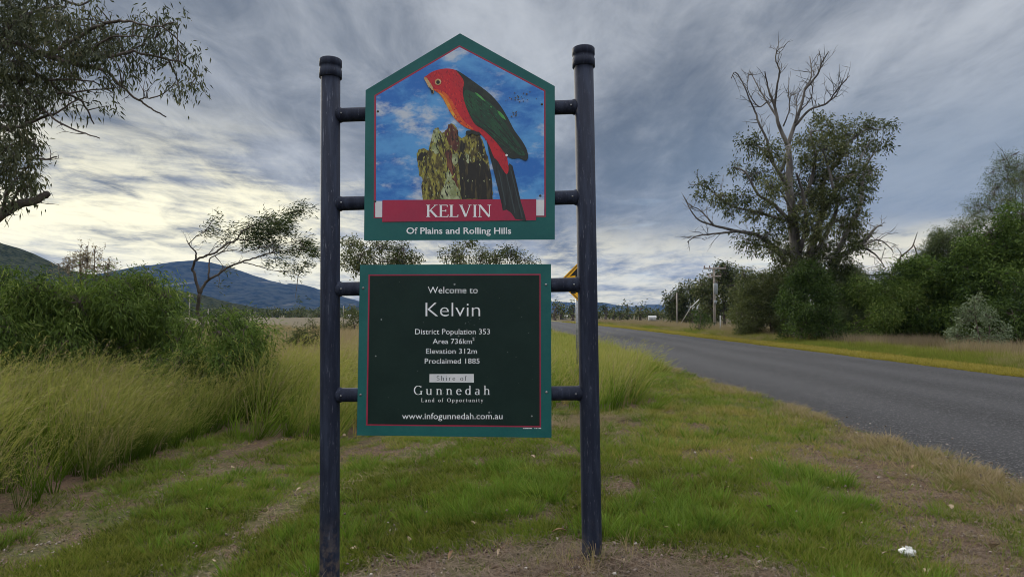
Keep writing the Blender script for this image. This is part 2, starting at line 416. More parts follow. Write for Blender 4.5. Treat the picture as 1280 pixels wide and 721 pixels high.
L_grey = leafmat('grey_green_leaf', (0.070, 0.095, 0.055), (0.17, 0.21, 0.13), (0.24, 0.27, 0.18), 0.25)
L_pine = leafmat('fine_casuarina_leaf', (0.045, 0.065, 0.030), (0.10, 0.13, 0.055), (0.15, 0.18, 0.08), 0.3)
L_green = leafmat('mid_green_leaf', (0.026, 0.050, 0.011), (0.095, 0.150, 0.032), (0.17, 0.23, 0.055), 0.3)
L_wind = leafmat('windswept_leaf', (0.018, 0.030, 0.010), (0.050, 0.070, 0.025), (0.10, 0.12, 0.05), 0.2)

def leaves(mb, C, Dv, L, W, rs, tone=0.12):
    """one folded rhombus per leaf: C base points, Dv unit directions"""
    n = len(C); rv = rs.normal(size=(n, 3)); Sd = np.cross(Dv, rv); Sd /= np.linalg.norm(Sd, axis=1)[:, None] + 1e-9
    L = L * rs.uniform(0.6, 1.25, n)[:, None]; W = W * rs.uniform(0.7, 1.2, n)[:, None]
    Nn = np.cross(Dv, Sd)
    a = C; b = C + Dv * L * 0.42 + Sd * W * 0.5 + Nn * W * 0.12; c = C + Dv * L - np.array([0, 0, 1.0]) * L * 0.12; d = C + Dv * L * 0.42 - Sd * W * 0.5 + Nn * W * 0.12
    V = np.stack([a, b, c, d], 1).reshape(-1, 3)
    q = (np.arange(n) * 4)[:, None] + np.array([[0, 1, 2, 3]])
    mb.add(V, q, None, np.repeat(np.clip(rs.uniform(0.0, 1.0, n) * 0.75 + tone, 0, 1), 4))

def clumps_to_mesh(fol, wood, clumps, anchors, L, W, dens, droop, wind, rs, spray=10, flat=0.8, twr=0.006, branch=True, tw_sides=3, shell=0.55, br=0.02):
    """clumps: (centre, radius). anchors: Nx3 limb points the branchlets leave from"""
    A = np.array(anchors) if anchors is not None and len(anchors) else None
    for (c, r) in clumps:
        c = np.array(c); n = max(12, int(21.0 * dens * r * r / (L * W))); ns = max(2, n // spray)
        # uneven lump: sub-lobes
        lob = rs.normal(size=(5, 3)); lob /= np.linalg.norm(lob, axis=1)[:, None]; lob = lob * r * 0.5 * np.array([1, 1, flat])
        li = rs.integers(0, 5, ns)
        u = rs.normal(size=(ns, 3)); u /= np.linalg.norm(u, axis=1)[:, None]
        rad = r * 0.62 * rs.uniform(shell ** 3, 1.0, ns) ** (1 / 3.) * rs.uniform(0.75, 1.3, ns)
        B = c + lob[li] + u * rad[:, None] * np.array([1, 1, flat])
        if branch and A is not None:
            k = np.argmin(np.linalg.norm(A - c, axis=1)); a = A[k]
            midp = (a + c) / 2 + rs.normal(size=3) * r * 0.25
            P = spline([a, midp, c], 4); tube(wood, P, br * (0.5 + r), twr * 1.2, 5, False)
        # twigs
        nt = min(ns, max(4, ns // 2))
        for s_ in rs.choice(ns, nt, replace=False):
            m = (c + B[s_]) / 2 + rs.normal(size=3) * r * 0.08
            tube(wood, [c, m, B[s_]], twr, twr * 0.35, tw_sides, False)
        sd = (B - c); sd /= np.linalg.norm(sd, axis=1)[:, None] + 1e-9
        sd = sd * 0.7 + rs.normal(size=(ns, 3)) * 0.35 + np.array(droop) * 0.5 + np.array(wind)
        sd /= np.linalg.norm(sd, axis=1)[:, None]
        idx = np.repeat(np.arange(ns), spray); m_ = len(idx)
        t = rs.uniform(0, 1, m_)[:, None] * L * 2.2
        Cc = B[idx] + sd[idx] * t + rs.normal(size=(m_, 3)) * L * 0.5
        Dv = sd[idx] * 0.6 + rs.normal(size=(m_, 3)) * 0.55 + np.array(droop) + np.array(wind)
        Dv /= np.linalg.norm(Dv, axis=1)[:, None]
        leaves(fol, Cc, Dv, L, W, rs, rs.uniform(-0.15, 0.35))

def branchlets(wood, P, r, n, length, rs, up=0.2, depth=2, wind=(0, 0, 0)):
    """bare side twigs along polyline P"""
    for k in range(n):
        i = int(rs.uniform(0.25, 0.98) * (len(P) - 1)); a = P[i]
        d = P[min(i + 1, len(P) - 1)] - P[max(i - 1, 0)]; d /= np.linalg.norm(d) + 1e-9
        s_ = rs.normal(size=3); s_ /= np.linalg.norm(s_)
        dv = d * 0.6 + s_ * 0.8 + np.array([0, 0, up]) + np.array(wind); dv /= np.linalg.norm(dv)
        Ls = length * rs.uniform(0.4, 1.1)
        pts = [a]; cur = a.copy()
        for q_ in range(4):
            dv = dv + rs.normal(size=3) * 0.22 + np.array([0, 0, up * 0.3]); dv /= np.linalg.norm(dv)
            cur = cur + dv * Ls / 4; pts.append(cur.copy())
        tube(wood, pts, r, r * 0.3, 4, False)
        if depth > 1: branchlets(wood, np.array(pts), r * 0.55, 2, Ls * 0.5, rs, up, depth - 1, wind)

def plant(name, label, cat, base, limbs, clumps, leaf, bark, L, W, dens=0.5, droop=(0, 0, -0.3), wind=(0, 0, 0), seed=1, group=None,
          twigs=0, twig_len=0.6, twig_r=0.01, crown='crown', stem='trunk', spray=10, flat=0.8, twr=0.006, shell=0.55, br=0.02, sides=8, wob=0.03):
    rs = np.random.default_rng(seed)
    root = empty(name, base, label, cat, group)
    wood = MB(); fol = MB(); anchors = []
    for (pts, r0, r1) in limbs:
        C0 = np.array([tuple(p) for p in pts], float)
        if len(C0) > 2: C0[1:-1] += rs.normal(size=(len(C0) - 2, 3)) * r0 * 0.35
        P = spline(C0, 5)
        P[1:-1] += rs.normal(size=(len(P) - 2, 3)) * min(0.008, r0 * 0.25)
        tube(wood, P, r0, r1, sides if r0 > 0.05 else 5, True, power=0.8)
        anchors.extend(P[1:])
        if twigs: branchlets(wood, P, twig_r, twigs, twig_len, rs, wind=wind)
    if clumps: clumps_to_mesh(fol, wood, clumps, anchors, L, W, dens, droop, wind, rs, spray, flat, twr, True, 3, shell, br)
    if wood.n: wood.build(stem, bark, root, True)
    if fol.n: fol.build(crown, leaf, root)
    return root

def cropper(x0, y0, sc):
    return lambda zx, zy: (x0 + zx / sc, y0 + zy / sc)

def pxclumps(lst, D, conv, sc, spread, seed, rmin=0.0):
    rs = np.random.default_rng(seed); out = []
    for (x, y, r) in lst:
        px, py = conv(x, y); rr = max(r / sc / F * D, rmin)
        out.append((at(px, py, D + rs.uniform(-1, 1) * spread), rr))
    return out

def pxlimb(pts, D, conv, sc, r0, r1, spread, rs, fixed0=False):
    """zoom-pixel polyline to world; depth drifts smoothly along it; radii in zoom pixels"""
    d = rs.uniform(-1, 1) * spread; out = []
    for k, (x, y) in enumerate(pts):
        px, py = conv(x, y); out.append(at(px, py, D + d * k / max(1, len(pts) - 1)))
    return (out, r0 / sc / F * D, r1 / sc / F * D)

def gz(x, y): return float(height(np.array(x), np.array(y)))

# --- the big gum with a bare top, right of the road
c1 = cropper(850, 50, 2.404); D = 37.0; rs = np.random.default_rng(2)
spec = [([(365, 905), (362, 800), (358, 700), (350, 600), (345, 520), (322, 440), (318, 380), (325, 315)], 26, 8),
        ([(325, 320), (300, 260), (285, 200), (262, 150), (255, 95)], 7, 1.6), ([(292, 232), (262, 185), (240, 150), (210, 95)], 4, 1.2),
        ([(285, 200), (292, 140), (300, 92), (288, 60), (293, 20)], 4, 1.2), ([(325, 330), (300, 395), (270, 340), (258, 290), (232, 250), (225, 215), (210, 180), (185, 130), (165, 98), (154, 116)], 5.5, 1.2),
        ([(325, 315), (345, 250), (365, 200), (375, 150), (395, 110), (390, 50)], 7, 1.3), ([(375, 150), (415, 105), (425, 70), (447, 35)], 4, 1.1),
        ([(345, 258), (390, 212), (440, 190), (475, 150), (510, 108)], 4.5, 1.1), ([(440, 190), (470, 165), (490, 120)], 2.5, 0.9), ([(365, 210), (395, 170), (400, 120)], 2.5, 0.9),
        ([(262, 185), (235, 200), (205, 150), (208, 95)], 2.5, 0.9), ([(310, 260), (330, 210), (325, 150)], 2.6, 0.9), ([(345, 250), (352, 200), (345, 155)], 2.6, 0.9),
        ([(353, 650), (290, 630), (230, 590), (170, 575), (100, 555), (50, 530), (10, 468)], 9, 1.2), ([(170, 575), (110, 582), (50, 590), (22, 608)], 4, 1),
        ([(100, 555), (60, 510), (30, 500)], 3, 0.8), ([(352, 720), (310, 660), (260, 620), (200, 610)], 8, 2),
        ([(410, 905), (412, 720), (408, 640), (400, 600), (430, 520), (440, 430), (470, 360), (500, 300), (560, 262), (605, 270)], 17, 2),
        ([(345, 520), (380, 460), (400, 400), (410, 340), (392, 275)], 9, 2.5), ([(322, 440), (290, 380), (240, 325), (198, 312)], 7, 2),
        ([(343, 560), (282, 500), (232, 462), (190, 402), (160, 382)], 7, 2), ([(440, 905), (450, 720), (490, 600), (540, 500), (560, 400), (580, 340)], 14, 2),
        ([(455, 720), (480, 655), (540, 620), (590, 562), (608, 558)], 12, 1.5), ([(540, 620), (600, 602), (640, 632)], 4, 1), ([(545, 618), (590, 650), (620, 690)], 4, 1),
        ([(430, 520), (480, 440), (520, 400), (560, 320)], 7, 2), ([(300, 540), (240, 520), (150, 500), (90, 450), (50, 430)], 5, 1.5), ([(400, 600), (440, 560), (500, 540), (545, 570)], 6, 2),
        ([(358, 640), (380, 560), (372, 470), (350, 400)], 9, 3), ([(410, 640), (470, 520), (460, 440), (430, 330)], 8, 2.5), ([(380, 560), (330, 500), (300, 450), (262, 440)], 5, 2)]
limbs = [pxlimb(p, D, c1, 2.404, a, b, 1.8 if k else 0.0, rs) for k, (p, a, b) in enumerate(spec)]
cl = [(205, 315, 32), (265, 330, 32), (170, 385, 20), (235, 400, 30), (75, 430, 22), (50, 465, 18), (125, 465, 32), (190, 465, 30), (150, 500, 26), (270, 440, 42), (240, 520, 38), (200, 600, 28), (260, 590, 36), (300, 540, 40), (390, 300, 38), (400, 240, 22), (450, 258, 32), (500, 285, 42), (550, 265, 36), (612, 262, 20), (617, 315, 18), (590, 300, 22), (430, 330, 48), (500, 345, 42), (560, 320, 28), (400, 390, 42), (460, 420, 42), (530, 400, 42), (570, 400, 28), (380, 460, 38), (440, 490, 46), (500, 480, 42), (545, 470, 32), (560, 430, 25), (420, 560, 50), (480, 560, 46), (530, 530, 30), (540, 582, 22), (440, 620, 42), (500, 620, 32), (330, 600, 32), (380, 640, 44), (570, 615, 16), (225, 640, 18), (300, 630, 25), (350, 470, 25), (345, 420, 22), (370, 520, 26), (340, 560, 24), (410, 470, 26), (380, 350, 26), (300, 350, 18), (310, 400, 20), (355, 690, 38), (420, 690, 38), (480, 680, 30), (300, 680, 25), (410, 525, 34), (330, 650, 30), (445, 655, 34), (270, 640, 22), (530, 610, 24)]
base = at(365 / 2.404 + 850, 425, D); base.z = gz(base.x, base.y)
plant('gum_tree', 'tall grey gum tree with a bare dead top rising above dense lower foliage', 'tree', base, limbs, pxclumps(cl, D, c1, 2.404, 2.2, 3), L_gum, M_bark_g, 0.20, 0.065,
      dens=0.9, seed=7, twigs=9, twig_len=1.3, twig_r=0.022, spray=9, twr=0.012, br=0.035, wob=0.02)

# --- overhanging gum at the left edge
c2 = cropper(0, 0, 2.485); D = 11.0; rs = np.random.default_rng(5)
spec = [([(-70, 60), (0, 115), (60, 135), (150, 175), (260, 175), (330, 178), (420, 150)], 9, 2), ([(-70, 120), (20, 150), (90, 200), (150, 250), (200, 290), (250, 322), (292, 385)], 8, 1.5),
        ([(150, 178), (230, 200), (300, 205), (340, 225), (370, 255), (430, 310), (470, 335), (516, 364)], 6, 1.5), ([(430, 310), (450, 305), (466, 306)], 2, 0.8),
        ([(40, 230), (100, 300), (170, 370), (250, 412), (310, 430)], 4, 1.2), ([(180, 292), (270, 285), (380, 270)], 3, 1), ([(-70, 400), (0, 395), (60, 400), (120, 375), (180, 350), (240, 310)], 6, 1.5),
        ([(90, 490), (140, 492), (175, 487)], 3, 1.4), ([(150, 175), (250, 110), (330, 72), (400, 65), (470, 82), (540, 70)], 6, 1.2), ([(330, 178), (420, 168), (520, 182), (570, 200), (610, 240)], 4.5, 1.2),
        ([(-100, 720), (-30, 692), (15, 655), (60, 630), (112, 622), (128, 612), (137, 603)], 16, 6.5), ([(10, 655), (20, 600), (50, 560), (80, 520)], 5, 1.5), ([(30, 640), (55, 600), (95, 575)], 3.5, 1.2),
        ([(-60, -60), (60, -20), (150, -10), (240, 10), (300, -8)], 8, 1.5), ([(0, 115), (60, 60), (140, 30), (200, 20)], 6, 1.5), ([(520, 182), (540, 230), (560, 290)], 2.5, 0.8), ([(-60, 500), (0, 470), (60, 440), (110, 430)], 5, 1.5),
        ([(260, 175), (330, 120), (400, 110), (480, 120)], 3.5, 1), ([(150, 250), (240, 250), (300, 262), (350, 290)], 3, 1)]
limbs = [pxlimb(p, D, c2, 2.485, a * 1.35, b * 1.3, 0.9, rs) for p, a, b in spec]
tb = Vector((-11.4, 11.6, gz(-11.4, 11.6)))
trunk = [tb, Vector((-11.2, 11.5, 1.5)), Vector((-10.7, 11.2, 3.4)), Vector((-10.4, 11, 5.5)), Vector((-10.6, 11.2, 8))]
limbs += [(trunk, 0.42, 0.2)]
for tgt in [limbs[0][0][0], limbs[1][0][0], limbs[6][0][0], limbs[10][0][0], limbs[13][0][0], limbs[16][0][0]]:
    s0 = min(trunk[1:], key=lambda v: (v - tgt).length + (2 if v.z > tgt.z else 0)); limbs.append(([s0, (s0 + tgt) / 2 + Vector((0, 0, 0.15)), tgt], 0.16, 0.085))
cl = [(20, 20, 48), (80, 40, 46), (140, 25, 46), (180, 70, 40), (230, 95, 40), (275, 40, 26), (320, 90, 40), (300, 18, 16), (360, 108, 38), (420, 58, 22), (450, 110, 34), (490, 70, 32), (530, 88, 28), (552, 62, 14), (540, 150, 28), (590, 168, 26), (612, 222, 20), (592, 268, 26), (542, 262, 22), (560, 292, 15), (500, 140, 34), (440, 190, 28), (390, 170, 38), (330, 168, 42), (270, 150, 42), (210, 170, 40), (150, 130, 42), (90, 110, 44), (30, 90, 46), (40, 190, 44), (110, 210, 44), (170, 250, 42), (230, 232, 38), (230, 292, 22), (320, 238, 26), (330, 330, 17), (285, 322, 18), (215, 335, 15), (150, 310, 30), (90, 290, 40), (30, 280, 46), (60, 350, 42), (20, 405, 44), (75, 430, 34), (112, 455, 22), (40, 485, 44), (92, 512, 32), (30, 560, 44), (82, 572, 30), (102, 598, 14), (130, 352, 20), (0, 620, 30), (60, -20, 40), (140, -30, 40), (-30, 100, 50), (-30, 250, 50), (-30, 450, 50), (385, 225, 16), (410, 240, 12), (470, 215, 14), (10, 60, 44), (50, 70, 40), (100, 70, 40), (60, 150, 42), (10, 150, 42), (130, 170, 38), (200, 130, 36), (70, 250, 40), (130, 250, 36), (10, 230, 44), (60, 310, 34), (10, 330, 40), (20, 450, 40), (60, 470, 34), (20, 520, 40), (60, 540, 34), (240, 60, 30), (300, 120, 34), (190, 30, 30)]
plant('gum_tree', 'large dark gum tree overhanging from the left edge, with a broken limb stub', 'tree', tb, limbs, pxclumps([(x_, y_, r_ * .80) for x_, y_, r_ in cl], D, c2, 2.485, 0.9, 4), L_gumnear, M_bark_d, 0.12, 0.028,
      dens=1.15, droop=(0, 0, -0.8), seed=9, twigs=4, twig_len=0.45, twig_r=0.008, spray=7, twr=0.005, br=0.02, flat=0.9, shell=0.3)

# --- windswept little tree on the left
c3 = cropper(220, 240, 4.005); D = 15.0; rs = np.random.default_rng(6)
spec = [([(118, 1010), (122, 900), (118, 790), (120, 720), (130, 660), (115, 600), (118, 510)], 13, 9), ([(118, 510), (95, 430), (82, 380), (100, 345), (150, 325), (200, 300), (250, 260), (300, 235), (330, 200), (400, 162), (470, 125), (560, 110), (640, 85)], 8, 1.5),
        ([(100, 338), (95, 300), (60, 262), (54, 240)], 5, 2), ([(62, 262), (110, 215), (150, 190), (185, 132)], 2.5, 1), ([(162, 432), (165, 380), (175, 330), (230, 300), (300, 232)], 5, 2),
        ([(118, 510), (150, 450), (200, 420), (270, 375), (330, 350), (400, 335), (470, 310), (550, 295), (640, 290), (710, 320)], 8, 1.5), ([(330, 350), (400, 370), (480, 390), (560, 402), (612, 415)], 3, 1),
        ([(230, 300), (290, 290), (350, 300)], 2.5, 1), ([(300, 235), (380, 240), (460, 215), (540, 195)], 4, 1), ([(470, 310), (540, 260), (620, 245)], 3, 1), ([(200, 420), (230, 395), (245, 375)], 2, 1), ([(150, 325), (190, 280), (240, 250)], 2.5, 1), ([(350, 300), (420, 280), (500, 275)], 2.5, 1)]
limbs = [pxlimb(p, D, c3, 4.005, a, b, 0.5 if k else 0, rs) for k, (p, a, b) in enumerate(spec)]
cl = [(150, 195, 26), (183, 145, 20), (230, 232, 24), (255, 190, 13), (340, 190, 36), (400, 200, 40), (450, 160, 38), (500, 150, 38), (550, 130, 32), (590, 100, 26), (640, 90, 18), (480, 210, 40), (420, 250, 36), (360, 240, 32), (540, 190, 28), (330, 262, 18), (600, 270, 32), (640, 250, 26), (660, 290, 32), (700, 320, 15), (560, 290, 24), (480, 280, 24), (430, 340, 20), (500, 360, 18), (590, 380, 22), (640, 370, 20), (530, 402, 16), (240, 380, 13), (210, 480, 10), (597, 530, 8), (520, 300, 20), (370, 150, 18)]
base = at(249, 500, D); base.z = gz(base.x, base.y)
plant('windswept_tree', 'small windswept tree with crooked trunk, its thin foliage blown towards the left sign post', 'tree', base, limbs, pxclumps(cl, D, c3, 4.005, 0.5, 4), L_wind, M_bark_d, 0.11, 0.020,
      dens=1.25, droop=(0, 0, -0.1), wind=(0.9, 0, 0.1), seed=12, twigs=4, twig_len=0.4, twig_r=0.005, spray=8, twr=0.003, br=0.02)

# --- shrub helper in photo pixels
def shrub(name, label, cat, D, cx, w, top, n, leaf, L, W, seed, dens=0.6, droop=(0, 0, -0.2), wind=(0, 0, 0), base_y=None, group=None, rr=None, twigs=2, bark=M_twig, depth=None, spray=9,
          lob=(), twr=0.006, stems=6, trunk=None, low=0.0, br=0.02):
    """a mound of leaf clumps: centre cx, width w, top row (photo pixels) at distance D"""
    rs = np.random.default_rng(seed)
    X0 = (cx - 640) / F * D; hw = w / 2 / F * D; zt = CAM_Z + (HOR - top) / F * D
    g = gz(X0, D); H = zt - g; rr = rr or max(0.16, hw * 0.30); dp = depth or hw * 0.8
    cl = []
    for k in range(n):
        a = rs.uniform(-1, 1); b = rs.uniform(-1, 1); c = rs.uniform(0, 1) if k % 5 < 3 else rs.uniform(0.85, 1.0)
        prof = math.sqrt(max(0.02, 1 - (abs(a) ** 2.4))) * (0.95 + 0.10 * math.sin(a * 5 + seed) + 0.08 * rs.uniform(-1, 1))
        prof *= math.sqrt(max(0.1, 1 - 0.6 * b * b))
        lo_ = g + H * low
        z = lo_ + (H * (1 - low)) * prof * (0.12 + 0.88 * c ** 0.6) - rr * 0.7
        cl.append(((X0 + a * (hw - rr * 0.7), D + b * dp, max(z, lo_ + rr * 0.35)), rr * rs.uniform(0.45, 1.2)))
        if k % 3 == 0: cl.append(((X0 + a * hw * 1.03, D + b * dp, max(lo_ + rr * 0.3, z + rr * rs.uniform(0.2, 0.95))), rr * rs.uniform(0.22, 0.4)))
    for (x, y, r) in lob: cl.append((at(x, y, D + rs.uniform(-0.3, 0.3) * dp), r / F * D))
    limbs = []
    if trunk:
        P = [(X0, D, g), (X0 + rs.uniform(-.3, .3) * H * 0.1, D, g + H * 0.3), (X0 + rs.uniform(-.5, .5) * H * 0.1, D, g + H * 0.75)]
        limbs.append((P, trunk, trunk * 0.4))
    for s_ in range(stems):
        c, r = cl[rs.integers(0, len(cl))]
        b0 = np.array([X0 + rs.uniform(-1, 1) * hw * (0.1 if trunk else 0.3), D + rs.uniform(-0.3, 0.3) * dp * (0.3 if trunk else 1), g + (H * 0.3 if trunk else -0.02)])
        c = np.array(c); limbs.append(([b0, b0 * 0.4 + c * 0.6 + np.array([0, 0, -0.1 * H]), c], (trunk * 0.45 if trunk else 0.016 + 0.012 * H), 0.006))
    return plant(name, label, cat, Vector((X0, D, g)), limbs, cl, leaf, bark, L, W, dens, droop, wind, seed, group, twigs, 0.25 * H, 0.006 + 0.001 * D * 0.3, 'crown', 'trunk' if trunk else 'stem',
                 spray, 0.9, twr, 0.4, br)

# left side scrub
G1 = 'willowy shrubs along the tall grass'
shrub('willowy_shrub', 'wide willowy green shrub filling the left edge behind the tall grass', 'shrub', 13.2, 40, 210, 358, 56, L_wattle, 0.14, 0.023, 31, 1.15, (0.1, 0, -0.7), twigs=5, lob=[(45, 360, 22), (20, 375, 22), (70, 368, 20), (100, 378, 25), (0, 380, 25)], depth=1.5, group=G1)
shrub('willowy_shrub', 'tall willowy green shrub with long drooping leaves, left of the crooked small tree', 'shrub', 14.0, 150, 175, 348, 54, L_wattle, 0.14, 0.023, 32, 1.15, (0.1, 0, -0.7), twigs=5, lob=[(205, 370, 16), (212, 392, 14), (190, 358, 16), (160, 358, 18), (120, 362, 20), (213, 415, 14)], depth=1.4, group=G1)
shrub('willowy_shrub', 'low rounded willowy shrub at the foot of the crooked small tree', 'shrub', 12.6, 290, 130, 394, 36, L_wattle, 0.13, 0.021, 33, 1.15, (0.1, 0, -0.6), lob=[(285, 398, 12), (270, 400, 12), (310, 408, 14), (335, 420, 12)], depth=1.1, group=G1)
shrub('willowy_shrub', 'small low shrub between the tall willowy shrub and the crooked trunk', 'shrub', 13.0, 226, 84, 410, 18, L_wattle, 0.13, 0.021, 34, 1.15, (0.1, 0, -0.6), lob=[(235, 405, 8)], depth=0.8, group=G1)
shrub('dark_shrub', 'very dark dense bush at the far left behind the willowy scrub', 'shrub', 19, 0, 60, 335, 16, L_dark, 0.10, 0.035, 35, 0.8, lob=[(8, 345, 14), (12, 365, 14), (-10, 350, 16)])
shrub('olive_bush', 'dull green bush behind the tall willowy shrub, below the hillside', 'shrub', 18, 150, 130, 345, 22, L_olive, 0.10, 0.025, 36, 0.7, lob=[(160, 348, 14), (175, 350, 12), (130, 350, 14)])
shrub('bare_bush', 'leggy pale brown bush with tiny leaves standing above the willowy shrubs', 'shrub', 17, 108, 60, 308, 15, leafmat('brown_leaf', (0.12, 0.09, 0.06), (0.20, 0.16, 0.11), (0.25, 0.2, 0.14), 0.2), 0.05, 0.02, 37, 0.13, (0, 0, 0.1), rr=0.25, twigs=5, lob=[(100, 318, 12), (118, 315, 12), (110, 308, 9), (92, 326, 10), (122, 325, 8)], stems=10, low=0.82, depth=0.5)
shrub('olive_bush', 'olive bush in the dry paddock just left of the left sign post', 'shrub', 24, 385, 60, 408, 14, L_olive, 0.11, 0.028, 38, 0.7, lob=[(375, 412, 8), (392, 408, 9)])
shrub('olive_bush', 'small yellowish bush beyond the willowy shrubs in front of the wooden pole', 'shrub', 30, 240, 34, 402, 8, L_olive, 0.12, 0.03, 39, 0.7)
shrub('olive_bush', 'rounded green bush in front of the far wood, right of the crooked trunk', 'shrub', 34, 292, 60, 388, 12, L_olive, 0.13, 0.035, 40, 0.8)
shrub('olive_bush', 'green bush seen between the left sign post and the lower panel', 'shrub', 55, 445, 40, 378, 12, L_olive, 0.2, 0.06, 41, 0.8)
for k, (x, D_, t_, w_) in enumerate([(330, 42, 404, 18), (348, 48, 401, 16), (415, 40, 398, 30), (362, 36, 406, 14)]):
    shrub('dry_bush', ['low grey-green bush in the paddock, first right of the round green bush', 'second low grey-green bush in the paddock, beside the first', 'low grey-green bush hidden by the left sign post', 'thin low bush in the paddock nearest the left sign post'][k], 'shrub', D_, x, w_, t_, 6, L_grey, 0.12, 0.03, 50 + k, 0.5, group='low bushes in the paddock')

# trees seen between the two panels
def far_tree(label, D, cx, w, top, bot, n, seed, leaf=L_gum, group=None, name='gum_tree', lob=(), dens=1.1, rr=None, twigs=2, flatc=None):
    low = None
    g = gz((cx - 640) / F * D, D); zt = CAM_Z + (HOR - top) / F * D; zb = CAM_Z + (HOR - bot) / F * D
    low = max(0.0, (zb - g) / (zt - g))
    Ls = 0.0042 * D; Ws = 0.0016 * D
    return shrub(name, label, 'tree', D, cx, w, top, n, leaf, Ls, Ws, seed, dens, low=low, group=group, rr=rr, twigs=twigs, bark=M_bark_d, lob=lob, twr=0.0003 * D, stems=8, trunk=0.0022 * D + 0.04, br=0.0008 * D)
GB = 'gum trees behind the sign'
far_tree('spreading gum tree showing between the panels beside the left post', 55, 470, 100, 300, 345, 9, 61, L_gum, GB, lob=[(440, 305, 13), (452, 318, 14), (475, 310, 14), (505, 312, 13), (515, 322, 10), (432, 325, 10), (490, 325, 13), (450, 335, 10)], rr=0.55, dens=0.9, twigs=4)
far_tree('gum tree with flat crown tiers showing between the panels on their right half', 55, 610, 120, 302, 345, 7, 62, L_gum, GB, lob=[(583, 305, 9), (570, 312, 9), (560, 320, 8), (602, 316, 7), (620, 325, 10), (640, 318, 11), (655, 325, 9), (600, 326, 12), (580, 326, 10), (665, 328, 5)], rr=0.5, dens=0.9, twigs=5)

# right side: far trees by the utility poles
GF = 'trees behind the utility poles'
far_tree('dark spreading tree at the left end of the row behind the poles', 105, 865, 66, 357, 398, 22, 71, L_gum, GF, lob=[(838, 378, 9), (845, 370, 10), (860, 362, 10), (878, 360, 9), (840, 388, 8)])
far_tree('tall dark tree directly behind the utility pole with crossarm', 80, 905, 62, 335, 398, 24, 72, L_gum, GF, lob=[(888, 350, 11), (880, 365, 10), (908, 334, 9), (918, 345, 12), (935, 348, 9), (900, 345, 9), (878, 355, 7)])
far_tree('dark tree right of the utility pole, touching the scrub', 72, 940, 60, 345, 402, 22, 73, L_gum, GF, lob=[(945, 350, 10), (930, 342, 9), (955, 356, 10), (965, 345, 8)])
shrub('dark_shrub', 'small dark conical shrub standing in front of the utility pole', 'shrub', 52, 874, 26, 380, 12, L_dark, 0.2, 0.07, 74, 0.8)
# scrub along the far side of the road
GS = 'scrub along the far side of the road'
def sc(label, D_, cx, w, top, n, leaf, seed, **k):
    shrub('roadside_shrub', label, 'shrub', D_, cx, w, top, n, leaf, k.pop('L', 0.15) * 1.3, k.pop('W', 0.045) * 1.3, seed, k.pop('dens', 0.75) * 1.7, group=GS, **k)
sc('broad dark olive shrub at the left end of the roadside scrub', 42, 958, 86, 340, 40, L_olive, 81, lob=[(950, 350, 10), (975, 345, 10), (940, 362, 9)], L=0.14, W=0.03)
sc('dark bluish bush in front of the foot of the tall bare-topped gum', 33.5, 1010, 70, 332, 46, L_dark, 82, lob=[(1018, 336, 9), (1000, 342, 10), (1030, 345, 9), (985, 385, 9), (990, 405, 9), (1005, 358, 10), (1028, 362, 9)], L=0.13, W=0.035)
sc('feathery green shrub just right of the foot of the bare-topped gum', 36, 1062, 96, 336, 40, L_pine, 83, lob=[(1050, 350, 10), (1075, 352, 10)], L=0.13, W=0.02)
sc('olive green shrub below the crooked dead branch', 34, 1105, 110, 338, 46, L_wattle, 84, L=0.14, W=0.03)
sc('mid green shrub in the middle of the scrub left of the pale bush', 33, 1160, 96, 322, 44, L_green, 85, lob=[(1165, 345, 11), (1145, 355, 10)])
sc('light feathery wattle rising above the scrub behind the pale bush', 36, 1190, 96, 280, 46, L_pine, 86, lob=[(1165, 312, 12), (1185, 298, 12), (1205, 285, 12), (1215, 300, 13), (1160, 330, 10), (1222, 275, 8)], L=0.12, W=0.018, dens=0.5)
sc('tall dense dark bush filling the right edge behind the pale bush', 30, 1256, 122, 268, 76, L_green, 87, lob=[(1262, 272, 14), (1278, 268, 18), (1238, 292, 15), (1220, 310, 16), (1210, 335, 14), (1265, 310, 20), (1240, 330, 20)], L=0.13, W=0.04, depth=2.0)
sc('dark lower bush at the right edge behind the dry verge grass', 27, 1275, 70, 345, 28, L_dark, 88, L=0.12, W=0.04)
shrub('pale_bush', 'rounded pale grey-green bush standing in front of the dark roadside scrub', 'shrub', 25.5, 1222, 54, 365, 30, L_grey, 0.10, 0.045, 89, 0.62, depth=0.7, twigs=1)
shrub('feathery_tree', 'wispy pale tree rising above the dark bush at the right edge', 'tree', 36, 1268, 86, 190, 24, L_pine, 0.13, 0.016, 90, 0.17, low=0.62, trunk=0.12, lob=[(1240, 215, 13), (1255, 200, 13), (1270, 192, 12), (1245, 235, 11), (1262, 225, 14), (1280, 215, 16), (1285, 240, 14)], twigs=5, rr=0.7)
